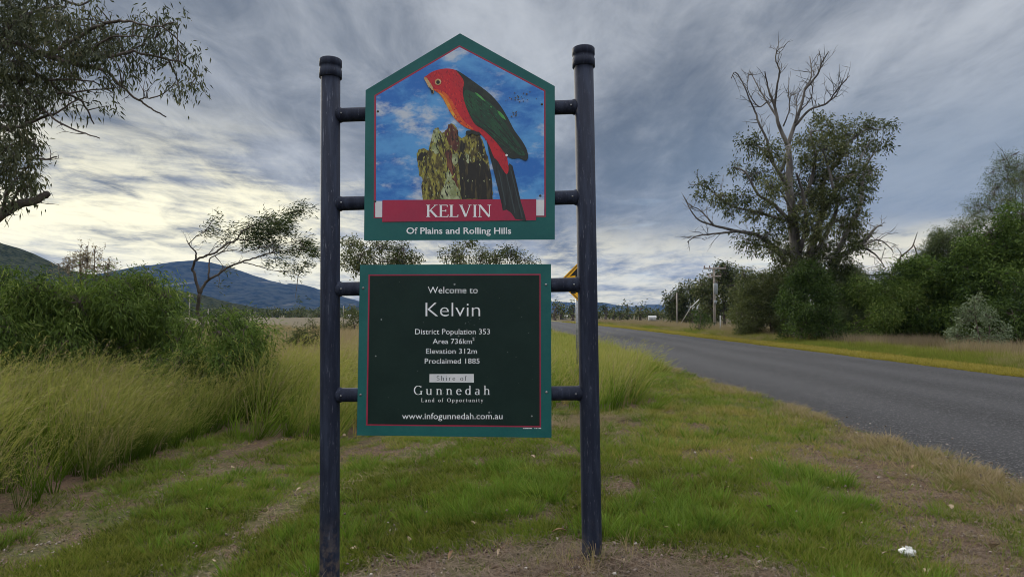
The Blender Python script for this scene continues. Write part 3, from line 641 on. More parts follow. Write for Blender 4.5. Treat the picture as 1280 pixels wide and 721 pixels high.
# dead limb standing in the scrub
c4 = cropper(960, 280, 3.606); D = 37.5; rs = np.random.default_rng(9)
spec = [([(560, 330), (545, 240), (575, 200), (605, 145), (640, 105), (660, 75), (672, 42)], 6.5, 1.5), ([(655, 85), (668, 130), (665, 170)], 3, 1), ([(590, 185), (640, 178), (700, 185), (720, 230)], 4, 1.2),
        ([(560, 225), (480, 230), (400, 222), (330, 210)], 4.5, 1.5), ([(605, 145), (590, 115), (570, 100)], 2, 0.8), ([(720, 330), (712, 240), (705, 190)], 4, 1.5), ([(640, 178), (660, 150), (665, 110)], 2, 0.8)]
limbs = [pxlimb(p, D, c4, 3.606, a, b, 0.4, rs) for p, a, b in spec]
b0 = at(1114, 430, D); b0.z = gz(b0.x, D)
limbs.append(([b0, b0 + Vector((0, 0, 1)), limbs[0][0][0]], 0.12, 0.085))
plant('dead_tree', 'dark dead crooked tree with a hooked limb poking above the scrub', 'tree', b0, limbs, [], None, M_bark_d, 0.1, 0.1, seed=3, twigs=3, twig_len=0.5, twig_r=0.012)

# distant individual trees and woods
GD = 'small trees on the far side of the bend'
for k, (x, t_, w_) in enumerate([(694, 376, 16), (702, 381, 10), (716, 377, 12), (745, 384, 22), (757, 377, 14), (767, 386, 9), (784, 374, 9), (800, 378, 22), (812, 385, 16), (822, 386, 18), (775, 386, 12)]):
    o = far_tree('', 150 + (k * 37 % 60), x, w_, t_ + 2, 394, 8, 100 + k, L_gum, GD, name='distant_tree', twigs=0)
    o['label'] = ['left-hand tree of the pair seen under the warning sign, taller one', 'shorter tree beside it seen under the warning sign', 'small tree right of the warning sign pole', 'round dark tree just right of the right sign post', 'upright dark tree a little right of the right sign post', 'low tree between two taller ones beyond the road bend', 'narrow upright tree beyond the road bend', 'broad rounded tree in the middle beyond the road bend', 'low tree left of the row behind the poles', 'low bushy tree beside the far white shed', 'low tree right of the narrow upright one'][k]

def wood(name, D, x0, x1, top, n, leaf, seed, hv=0.4):
    rs = np.random.default_rng(seed); fol = MB(); wd = MB()
    for k in range(n):
        px = rs.uniform(x0, x1); d = D * rs.uniform(0.9, 1.25); X = (px - 640) / F * d
        g = gz(X, d); H = (CAM_Z + (HOR - top) / F * D - g) * rs.uniform(1 - hv, 1.05)
        wcr = H * rs.uniform(0.25, 0.5)
        cl = [((X + rs.uniform(-1, 1) * wcr, d + rs.uniform(-1, 1) * wcr, g + H * rs.uniform(0.25, 0.85)), H * rs.uniform(0.12, 0.24)) for _ in range(6)]
        clumps_to_mesh(fol, wd, cl, None, 0.0035 * D, 0.0020 * D, 0.8, (0, 0, -0.2), (0, 0, 0), rs, 6, 0.9, 0.0002 * D, False)
        tube(wd, [(X, d, g), (X, d, g + H * 0.5)], 0.0006 * D, 0.0004 * D, 4, False)
    tag(fol.build(name, leaf), 'far-off wood', None, None, 'stuff')
    tag(wd.build(name + '_trunks', M_bark_d), None, None, None, 'stuff')
wood('distant_wood', 300, 150, 470, 386, 150, L_gum, 201, 0.3)
wood('distant_wood', 260, 560, 850, 390.5, 70, L_gum, 202, 0.35)
wood('distant_wood', 130, 860, 1300, 372, 60, L_olive, 203, 0.4)
wood('distant_wood', 200, -150, 160, 378, 60, L_gum, 204, 0.4)

# ------------------------------------------------------------------ the welcome sign
PL_A = np.array([-1.168, 4.20]); PL_B = np.array([0.500, 4.10])      # ground line of the sign's plane (x, y)
du = (PL_B - PL_A) / np.linalg.norm(PL_B - PL_A); dn = np.array([du[1], -du[0]])   # dn points to the camera
def onsign(px, py, off=0.0):
    """photo pixel -> point of the plane parallel to the sign, off metres towards the camera"""
    d = ray(px, py); a = PL_A + dn * off
    k = (a[0] * dn[0] + a[1] * dn[1]) / (d.x * dn[0] + d.y * dn[1])
    return Vector((0, 0, CAM_Z)) + d * k
SC = 4.15 / F                    # metres per photo pixel at the sign

M_post = mat('navy_post_paint', (0.030, 0.036, 0.056), 0.48, (0.055, 0.062, 0.088), 3.5, 'Object', 0.15, 60, spec=0.5, stretch=(4, 4, 0.6))
def post_mat():
    m = bpy.data.materials.new('weathered_navy_paint'); m.use_nodes = True; t = NT(m.node_tree); t.n.clear()
    P = t.node('ShaderNodeTexCoord').outputs['Object']
    st = t.noise(t.scale(P, (9, 9, 1.1)), 3.0, 6, 0.65)
    col = t.mix(t.ramp(st, 0.40, 0.68), (0.009, 0.013, 0.028), (0.024, 0.032, 0.056))
    sc_ = t.noise(t.scale(P, (30, 30, 3)), 4.0, 5, 0.7)
    col = t.mix(t.math('MULTIPLY', t.ramp(sc_, 0.60, 0.70), 0.7), col, (0.14, 0.15, 0.185))
    z = t.node('ShaderNodeSeparateXYZ', {0: P}).outputs[2]
    mud = t.math('MULTIPLY', t.math('SUBTRACT', 1.0, t.ramp(z, -0.15, 0.30)), t.ramp(t.noise(P, 14, 5, 0.7), 0.42, 0.62))
    col = t.mix(t.math('MULTIPLY', mud, 0.55), col, (0.16, 0.12, 0.085))
    b = t.node('ShaderNodeBsdfPrincipled', {'Base Color': col, 'Roughness': t.math('ADD', 0.52, t.math('MULTIPLY', st, 0.3)), 'Specular IOR Level': 0.22})
    bn = t.node('ShaderNodeBump', {'Strength': 0.12, 'Distance': 0.01, 'Height': t.noise(P, 90, 4, 0.7)})
    t.l.new(bn.outputs[0], b.inputs['Normal']); t.l.new(b.outputs[0], t.node('ShaderNodeOutputMaterial').inputs[0])
    return m
M_post = post_mat()

def print_mat(name, a, b=None, sc=6.0, rough=0.35, lo=0.4, hi=0.65, stretch=(1, 1, 1), extra=None, spec=0.4):
    """printed vinyl, faded a little unevenly"""
    m = bpy.data.materials.new(name); m.use_nodes = True; t = NT(m.node_tree); t.n.clear()
    P = t.node('ShaderNodeTexCoord').outputs['Object']
    col = t.mix(t.ramp(t.noise(t.scale(P, stretch), sc, 6, 0.62, 0.2), lo, hi), a, b if b else a)
    if extra: col = t.mix(t.ramp(t.noise(t.scale(P, stretch), extra[1], 5, 0.65), extra[2], extra[3]), col, extra[0])
    wear = t.ramp(t.noise(P, 70, 6, 0.8), 0.30, 0.9)
    col = t.mix(t.math('MULTIPLY', wear, 0.05 * min(1, 0.25 + sum(a) * 1.5)), col, (0.4, 0.42, 0.42))
    p = t.node('ShaderNodeBsdfPrincipled', {'Base Color': col, 'Roughness': t.math('ADD', rough, t.math('MULTIPLY', wear, 0.15)), 'Specular IOR Level': spec})
    t.l.new(p.outputs[0], t.node('ShaderNodeOutputMaterial').inputs[0])
    return m

sgn = empty('welcome_sign', (float(PL_A[0] + PL_B[0]) / 2, float(PL_A[1] + PL_B[1]) / 2, -0.08), 'welcome sign with parrot picture panel above a text panel, on two navy pipe posts', 'sign')
def post(xt, yt, xb, yb):
    a = onsign(xt, yt); b = onsign(xb, yb); g = b + (b - a).normalized() * 0.35
    m = MB(); tube(m, [g, b, (a + b) / 2, a], 0.0615, 0.0615, 32, True); p = m.build('post', M_post, sgn, True)
    m = MB(); ax = (a - b).normalized()
    prof = [(-0.112, 0.063), (-0.110, 0.0715), (-0.060, 0.0715), (-0.058, 0.0685), (-0.036, 0.0685), (-0.034, 0.0715), (0.006, 0.0715), (0.012, 0.066), (0.014, 0.0)]
    tube(m, [a + ax * h for h, r in prof], [r for h, r in prof], 0, 32, False); c = m.build('cap', M_post, p, False)
    return a, b, p
LA, LB, LP = post(413.3, 77, 412.0, 719)
RA, RB, RP = post(729.2, 63, 740.0, 689)
M_weld = M_post
M_bolt = mat('grey_bolt', (0.35, 0.36, 0.37), 0.4, (0.2, 0.2, 0.2), 80, 'Object', metal=0.7)
def lerp_post(A, B, py):                 # point of a post's axis at photo row py
    lo, hi = 0.0, 1.0
    fy = lambda t: onrow(A.lerp(B, t))
    for _ in range(30):
        mid = (lo + hi) / 2
        if fy(mid) < py: lo = mid
        else: hi = mid
    return A.lerp(B, (lo + hi) / 2)
def onrow(p):
    v = p - Vector((0, 0, CAM_Z)); return 360.5 - v.dot(UP) / v.dot(FW) * F
for yl, yr in ((144.5, 133.5), (255, 246.5), (361.5, 355.5), (493.5, 491)):
    a = lerp_post(LA, LB, yl); b = lerp_post(RA, RB, yr)
    m = MB(); tube(m, [a, a.lerp(b, .5), b], 0.0445, 0.0445, 24, False)
    for s_, (e, o) in enumerate(((a, b), (b, a))):      # saddle weld where the rail meets the post
        d = (o - e).normalized(); tube(m, [e + d * 0.055, e + d * 0.068, e + d * 0.078], [0.050, 0.049, 0.0446], 0, 24, False)
    rl = m.build('rail', M_post, sgn, True)
    for e, o in ((a, b), (b, a)):
        d = (o - e).normalized(); p0 = e + d * 0.085 + Vector((dn[0], dn[1], 0)) * 0.043
        m = MB(); tube(m, [p0, p0 + Vector((dn[0], dn[1], 0)) * 0.006], 0.006, 0.005, 8); m.build('screw', M_bolt, rl)

def plate(name, pts, off, thick, material, parent, bev=0.0):
    """flat plate with outline pts (photo pixels) and real thickness, its face off metres in front of the posts' plane"""
    me = bpy.data.meshes.new(name); n = len(pts)
    f = [onsign(x, y, off) for x, y in pts]; nv = Vector((dn[0], dn[1], 0)); bk = [p - nv * thick for p in f]
    faces = [tuple(range(n)), tuple(reversed(range(n, 2 * n)))] + [(i, i + n, (i + 1) % n + n, (i + 1) % n) for i in range(n)]
    me.from_pydata(f + bk, [], faces); me.materials.append(material)
    me.update()
    return link(name, me, parent)

def flat(name, polys, off, material, parent):
    if name == 'scuff_marks' or name == 'printers_line':
        return tag(flat1(name, polys, off, material, parent), kind='stuff')
    for k, p in enumerate(polys): o = flat1(name, [p], off + k * 0.00012, material, parent)
    return o
def flat1(name, polys, off, material, parent):
    """printed shape(s): thin films on the panel; each polygon sits 0.1 mm above the one before"""
    from mathutils.geometry import tessellate_polygon
    V = []; Fc = []; nv = Vector((dn[0], dn[1], 0))
    for k, pts in enumerate(polys):
        f = [onsign(x, y, off + k * 0.00012) for x, y in pts]; o = len(V)
        for tri in tessellate_polygon([f]):
            a, b, c = (f[i] for i in tri)
            if (b - a).cross(c - a).dot(nv) < 0: tri = (tri[0], tri[2], tri[1])
            Fc.append(tuple(o + i for i in tri))
        V += f
    me = bpy.data.meshes.new(name); me.from_pydata(V, [], Fc); me.materials.append(material); me.update()
    return link(name, me, parent)

OFF_U = 0.0445 + 0.006
OFF_L = 0.0445 + 0.006
M_teal = print_mat('teal_green_print', (0.006, 0.088, 0.086), (0.010, 0.108, 0.102), 3, spec=0.25)
M_edge = mat('pale_sheet_edge', (0.5, 0.5, 0.5), 0.5)
M_red = print_mat('crimson_line_print', (0.30, 0.008, 0.045), (0.25, 0.010, 0.040), 8)
M_redband = print_mat('crimson_banner_print', (0.33, 0.006, 0.045), (0.27, 0.008, 0.045), 5)
M_dark = print_mat('blackish_green_print', (0.003, 0.016, 0.013), (0.005, 0.020, 0.016), 4, 0.5, spec=0.2)
M_white = print_mat('white_lettering_print', (0.80, 0.82, 0.84), (0.68, 0.70, 0.72), 10, 0.5)
M_palebox = print_mat('pale_grey_print', (0.60, 0.62, 0.64), (0.66, 0.67, 0.68), 10, 0.5)
M_sky = print_mat('printed_blue_sky', (0.010, 0.135, 0.47), (0.085, 0.310, 0.64), 2.6, lo=0.38, hi=0.6, stretch=(1, 1, 1.9), extra=((0.50, 0.56, 0.64), 3.1, 0.48, 0.66))

u = cropper(440, 30, 2.575)
up_pts = [(457, 113), (575, 42), (693.5, 108), (693.5, 299.5), (455, 300.5)]
up = plate('picture_panel', up_pts, OFF_U, 0.006, M_teal, sgn)
up['label'] = 'house-shaped panel with a red parrot on a stump against blue sky'
flat('border_line', [[u(72, 230), u(346, 69.5), u(622.5, 214), u(624, 621), u(592, 621), u(592, 600), u(97, 600), u(97, 625), u(70, 625)]], OFF_U + 0.0004, M_red, up)
flat('printed_sky', [[u(77.5, 233), u(346, 75), u(618, 217.5), u(619, 617), u(77, 620)]], OFF_U + 0.0008, M_sky, up)
flat('white_strip', [[u(75, 570), u(97, 570), u(97, 622), u(75, 622)]], OFF_U + 0.0011, M_palebox, up)
flat('white_strip', [[u(593, 566), u(618, 566), u(618, 617), u(593, 617)]], OFF_U + 0.0011, M_palebox, up)
v = cropper(510, 70, 3.2775)
def V_(l): return [v(x, y) for x, y in l]
def rough_poly(l, amp, seed, n=3):
    rs = np.random.default_rng(seed); out = []
    for i in range(len(l)):
        a = np.array(l[i], float); b = np.array(l[(i + 1) % len(l)], float)
        for k in range(n):
            p = a + (b - a) * k / n
            if k: p = p + rs.normal(size=2) * amp
            out.append(tuple(p))
    return out
def smooth_poly(l, n=5):
    P = np.array(l + [l[0], l[1], l[2]], float); out = []
    for i in range(len(l)):
        a, b, c, d = P[i], P[i + 1], P[i + 2], P[min(i + 3, len(P) - 1)] if i + 3 < len(P) else P[3]
        if i + 3 >= len(P): d = np.array(l[(i + 3) % len(l)], float)
        for t in np.linspace(0, 1, n, endpoint=False):
            out.append(tuple(0.5 * ((2 * b) + (c - a) * t + (2 * a - 5 * b + 4 * c - d) * t * t + (3 * b - a - 3 * c + d) * t ** 3)))
    return out
# tree stump
M_st1 = print_mat('printed_stump_bark', (0.060, 0.045, 0.010), (0.32, 0.29, 0.05), 26, stretch=(1.6, 1, 0.7), extra=((0.015, 0.010, 0.006), 30, 0.56, 0.66))
M_st2 = print_mat('printed_lichen', (0.20, 0.24, 0.10), (0.42, 0.46, 0.27), 26, extra=((0.07, 0.06, 0.02), 22, 0.55, 0.66))
M_st3 = print_mat('printed_stump_hollow', (0.008, 0.007, 0.005), (0.075, 0.058, 0.022), 26, stretch=(2.2, 1, 0.35), lo=0.5, hi=0.7)
M_st4 = print_mat('printed_red_brown_bark', (0.060, 0.012, 0.010), (0.17, 0.06, 0.03), 24, stretch=(2, 1, 0.5))
stump = [(35, 400), (45, 382), (65, 378), (85, 388), (90, 360), (100, 330), (105, 318), (110, 296), (125, 294), (140, 318), (150, 310), (163, 300), (165, 280), (180, 277), (195, 290), (205, 305), (208, 330), (222, 338), (235, 328), (245, 311), (265, 308), (290, 320), (305, 345), (318, 390), (330, 430), (342, 490), (346, 550), (348, 590), (62, 592), (55, 540), (60, 510), (45, 480), (40, 440)]
flat('stump_picture', [V_(rough_poly(stump, 1.8, 1))], OFF_U + 0.0014, M_st1, up)
flat('stump_hollow', [V_(rough_poly(p, 2.5, 2 + k)) for k, p in enumerate([[(205, 430), (225, 400), (262, 440), (300, 420), (332, 455), (343, 500), (346, 588), (222, 588), (212, 520)],
      [(285, 335), (300, 345), (320, 420), (305, 420), (290, 380)], [(55, 395), (82, 396), (72, 420), (50, 430), (40, 420)], [(215, 345), (235, 360), (228, 400), (214, 395)]])], OFF_U + 0.0017, M_st3, up)
flat('stump_bark', [V_(rough_poly(p, 2.5, 12 + k)) for k, p in enumerate([[(148, 318), (166, 284), (184, 282), (205, 308), (210, 350), (196, 395), (176, 375), (160, 345)],
      [(150, 395), (175, 385), (190, 450), (205, 540), (188, 520), (160, 460)]])], OFF_U + 0.0021, M_st4, up)
flat('stump_lichen', [V_(rough_poly(p, 2.2, 22 + k)) for k, p in enumerate([[(96, 352), (108, 302), (126, 300), (138, 325), (122, 352), (132, 398), (112, 402), (98, 388)], [(182, 402), (206, 404), (204, 432), (190, 452), (180, 430)],
      [(140, 545), (160, 498), (182, 506), (205, 540), (216, 586), (130, 588)], [(150, 480), (172, 470), (182, 500), (160, 505)], [(236, 400), (246, 400), (250, 440), (240, 436)]])], OFF_U + 0.0025, M_st2, up)
# parrot
M_pr = print_mat('printed_scarlet_feathers', (0.50, 0.006, 0.018), (0.40, 0.008, 0.020), 12, 0.4, stretch=(1, 1, 0.6))
M_po = print_mat('printed_orange_feathers', (0.62, 0.10, 0.010), (0.55, 0.045, 0.012), 26, 0.4)
M_py = print_mat('printed_yellow_feathers', (0.66, 0.34, 0.030), (0.60, 0.16, 0.015), 34, 0.4)
M_pg = print_mat('printed_dark_back', (0.010, 0.016, 0.014), (0.020, 0.032, 0.022), 18, 0.4)
M_pw = print_mat('printed_green_wing', (0.008, 0.048, 0.026), (0.012, 0.075, 0.030), 14, 0.4, stretch=(1, 1, 0.5))
M_pl = print_mat('printed_light_green_feather', (0.05, 0.25, 0.05), (0.08, 0.33, 0.08), 20)
M_pt = print_mat('printed_black_tail', (0.008, 0.010, 0.012), (0.018, 0.026, 0.028), 22, 0.4, stretch=(3, 1, 0.3))
M_pb = print_mat('printed_beak', (0.42, 0.25, 0.09), (0.55, 0.42, 0.22), 50)
M_black = print_mat('printed_black', (0.006, 0.006, 0.006))
tail = [(322, 345), (345, 380), (372, 430), (400, 470), (416, 440), (428, 450), (445, 520), (462, 595), (480, 655), (484, 678), (472, 673), (440, 668), (422, 642), (404, 630), (388, 634), (384, 610), (372, 560), (358, 500), (343, 440), (330, 390)]
flat('parrot_tail', [V_(tail)], OFF_U + 0.0036, M_pt, up)
flat('tail_feather', [V_(p) for p in ([(398, 470), (402, 472), (440, 640), (436, 645)], [(420, 470), (424, 470), (470, 660), (466, 664)], [(370, 470), (374, 470), (402, 610), (398, 612)])], OFF_U + 0.0039, print_mat('tail_edge', (0.03, 0.045, 0.05)), up)
body = [(65, 92), (78, 80), (98, 66), (128, 56), (160, 52), (190, 57), (212, 68), (228, 88), (236, 120), (240, 160), (248, 205), (262, 245), (285, 282), (310, 300), (340, 325), (375, 355), (400, 395), (408, 430), (412, 468), (403, 484), (386, 462), (368, 432), (350, 410), (336, 376), (320, 345), (292, 316), (262, 304), (230, 290), (195, 261), (170, 226), (150, 186), (128, 156), (108, 141), (92, 134), (80, 115)]
flat('parrot_body', [V_(smooth_poly(body, 3))], OFF_U + 0.0044, M_pr, up)
flat('orange_breast', [V_(smooth_poly(p, 4)) for p in ([(106, 139), (128, 156), (150, 187), (170, 226), (195, 261), (230, 289), (262, 303), (266, 296), (238, 275), (215, 248), (196, 215), (182, 185), (160, 158), (130, 140)],)], OFF_U + 0.0048, M_po, up)
flat('yellow_breast', [V_(smooth_poly(p, 4)) for p in ([(120, 148), (134, 160), (152, 190), (171, 226), (190, 254), (198, 252), (184, 226), (170, 196), (154, 170), (136, 154)],)], OFF_U + 0.0051, M_py, up)
back = [(196, 59), (215, 68), (250, 92), (300, 128), (340, 160), (380, 206), (412, 260), (436, 305), (465, 345), (485, 380), (492, 410), (488, 426), (478, 429), (455, 419), (430, 421), (408, 412), (388, 388), (358, 350), (310, 304), (275, 281), (252, 241), (235, 200), (224, 150), (229, 108), (216, 82)]
flat('parrot_back', [V_(smooth_poly(back, 3))], OFF_U + 0.0055, M_pg, up)
wing = [(230, 150), (238, 139), (262, 148), (300, 168), (350, 206), (390, 262), (420, 312), (450, 352), (474, 392), (478, 408), (455, 405), (430, 388), (400, 372), (360, 342), (305, 296), (272, 264), (244, 218), (229, 178)]
flat('parrot_wing', [V_(smooth_poly(wing, 3))], OFF_U + 0.0059, M_pw, up)
flat('wing_feather', [V_(p) for p in ([(300, 292), (304, 288), (440, 392), (436, 396)], [(262, 240), (266, 236), (420, 372), (416, 374)], [(330, 220), (333, 217), (455, 380), (452, 383)], [(370, 300), (373, 298), (470, 402), (466, 404)])], OFF_U + 0.0063, M_pg, up)
flat('green_feather_streak', [V_(p) for p in ([(273, 150), (284, 153), (300, 166), (320, 188), (304, 180), (284, 163)], [(366, 224), (378, 230), (392, 244), (402, 264), (386, 254), (372, 238)], [(338, 205), (344, 207), (342, 213), (337, 210)])], OFF_U + 0.0067, M_pl, up)
flat('parrot_beak', [V_(smooth_poly(p, 3)) for p in ([(65, 91), (76, 90), (86, 104), (98, 122), (105, 140), (106, 152), (98, 155), (93, 138), (84, 128), (74, 108)],)], OFF_U + 0.0067, M_pb, up)
flat('beak_dark_line', [V_(p) for p in ([(84, 122), (98, 140), (104, 141), (104, 154), (97, 155), (92, 140)],)], OFF_U + 0.0070, M_black, up)  # black print along the underside and tip of the beak
circ = lambda cx, cy, r, n=18: [(cx + r * math.cos(2 * math.pi * k / n), cy + r * math.sin(2 * math.pi * k / n)) for k in range(n)]
flat('parrot_eye', [V_(circ(123, 107, 13))], OFF_U + 0.0070, M_pb, up)
flat('parrot_pupil', [V_(circ(123, 108, 7.5))], OFF_U + 0.0073, M_black, up)
flat('parrot_foot', [V_(rough_poly(p, 1, 40)) for p in ([(238, 308), (262, 304), (292, 312), (300, 322), (282, 326), (262, 318), (246, 326), (236, 320)],)], OFF_U + 0.0073, M_pg, up)
flat('chip', [V_(circ(404, 407, 5, 8))], OFF_U + 0.0076, M_white, up)
# fine feather and bark strokes of the printed picture
def inside(p, poly):
    x, y = p; c = False
    for i in range(len(poly)):
        (x1, y1), (x2, y2) = poly[i], poly[i - 1]
        if (y1 > y) != (y2 > y) and x < (x2 - x1) * (y - y1) / (y2 - y1) + x1: c = not c
    return c
def strokes(name, poly, n, ln, wd_, ang, off, material, seed):
    rs = np.random.default_rng(seed); P = []; xs = [a for a, b in poly]; ys = [b for a, b in poly]
    while len(P) < n:
        x, y = rs.uniform(min(xs), max(xs)), rs.uniform(min(ys), max(ys)); a = R(ang + rs.normal() * 14); l = ln * rs.uniform(.5, 1.3)
        x2, y2 = x + math.cos(a) * l, y + math.sin(a) * l
        if inside((x, y), poly) and inside((x2, y2), poly):
            nx, ny = -math.sin(a) * wd_ / 2, math.cos(a) * wd_ / 2; mx, my = (x + x2) / 2 + nx, (y + y2) / 2 + ny
            P.append(V_([(x, y), (mx + nx, my + ny), (x2, y2), (mx - nx, my - ny)]))
    V = []; Fc = []
    for k, q_ in enumerate(P):
        o = len(V); V += [onsign(a, b, off + (k % 9) * 0.00006) for a, b in q_]; Fc.append((o, o + 1, o + 2, o + 3))
    me = bpy.data.meshes.new(name); me.from_pydata(V, [], Fc); me.materials.append(material); me.update()
    return tag(link(name, me, up), kind='stuff')
M_pr2 = print_mat('printed_crimson_shade', (0.26, 0.003, 0.016), (0.36, 0.006, 0.02), 12)
strokes('feather_strokes', body[:12] + body[12:], 150, 15, 4.0, 62, OFF_U + 0.0047, M_pr2, 1)
strokes('feather_strokes', [(96, 70), (200, 62), (228, 100), (240, 160), (200, 250), (150, 180)], 60, 12, 3.0, 75, OFF_U + 0.0047, print_mat('printed_bright_red', (0.62, 0.03, 0.02)), 2)
strokes('feather_strokes', wing, 110, 26, 3.0, 50, OFF_U + 0.0062, M_pg, 3)
strokes('feather_strokes', wing, 50, 18, 3.0, 50, OFF_U + 0.0062, print_mat('printed_mid_green', (0.015, 0.095, 0.045)), 4)
strokes('feather_strokes', back, 60, 18, 2.5, 45, OFF_U + 0.00575, print_mat('printed_grey_green', (0.03, 0.045, 0.035)), 5)
strokes('bark_strokes', stump, 170, 26, 5.0, 84, OFF_U + 0.0029, M_st3, 6)
strokes('bark_strokes', [q_ for q_ in stump if q_[0] < 200] + [(205, 430), (212, 590)], 60, 15, 6.0, 96, OFF_U + 0.0030, print_mat('printed_moss', (0.34, 0.36, 0.06), (0.22, 0.2, 0.04), 20), 7)
strokes('bark_strokes', stump, 50, 12, 4.5, 80, OFF_U + 0.0031, M_st2, 8)
# banner
ban = flat('banner', [[u(98, 567), u(593, 563.5), u(592.5, 632), u(97, 637)]], OFF_U + 0.0032, M_redband, up)
rs = np.random.default_rng(3)
scuf = [circ(540 + rs.normal() * 16, 240 + rs.normal() * 8, rs.uniform(0.8, 2.6), 6) for _ in range(26)] + [circ(522 + rs.normal() * 5, 290 + rs.normal() * 5, rs.uniform(1, 3), 6) for _ in range(10)] + [circ(562, 226, 3.4, 6)]
flat('scuff_marks', [[u(x, y) for x, y in p] for p in scuf], OFF_U + 0.0016, print_mat('scuff', (0.06, 0.06, 0.07)), up)

def bolts(parent, pts, off, r=0.008, material=None):
    nv = Vector((dn[0], dn[1], 0))
    for x, y in pts:
        p = onsign(x, y, off); m = MB(); tube(m, [p, p + nv * 0.003, p + nv * 0.005], [r, r * 0.9, r * 0.5], 0, 10); m.build('bolt', material or M_bolt, parent)
M_darkbolt = mat('dark_bolt', (0.05, 0.06, 0.06), 0.5)
bolts(up, [u(83, 282), u(611, 259), u(75, 571), u(606, 553)], OFF_U, 0.008, M_darkbolt)

# lettering --------------------------------------------------------
def text(name, body, x0, x1, ytop, ybase, parent, off, material, ref='H', bold=0.0, track=1.0):
    """sans lettering; cap tops at row ytop and baseline at row ybase (photo pixels), spanning x0..x1"""
    c = bpy.data.curves.new(name, 'FONT'); c.body = body; c.fill_mode = 'FRONT' if hasattr(c, 'fill_mode') else c.fill_mode
    c.offset = bold; c.space_character = track; c.resolution_u = 3
    o = bpy.data.objects.new(name, c); COL.objects.link(o)
    bpy.context.view_layer.update(); dg = bpy.context.evaluated_depsgraph_get()
    me = bpy.data.meshes.new_from_object(o.evaluated_get(dg)); n = len(me.vertices)
    co = np.zeros(n * 3); me.vertices.foreach_get('co', co); co = co.reshape(-1, 3)
    CAPH = 0.73
    sx = (x1 - x0) / (co[:, 0].max() - co[:, 0].min()); sy = (ybase - ytop) / CAPH; xm = co[:, 0].min()
    new = [onsign(x0 + (p[0] - xm) * sx, ybase - p[1] * sy, off) for p in co]
    me.vertices.foreach_set('co', np.array([tuple(p) for p in new]).ravel()); me.update()
    bpy.data.objects.remove(o); bpy.data.curves.remove(c)
    me.materials.clear(); me.materials.append(material)
    return link(name, me, parent)

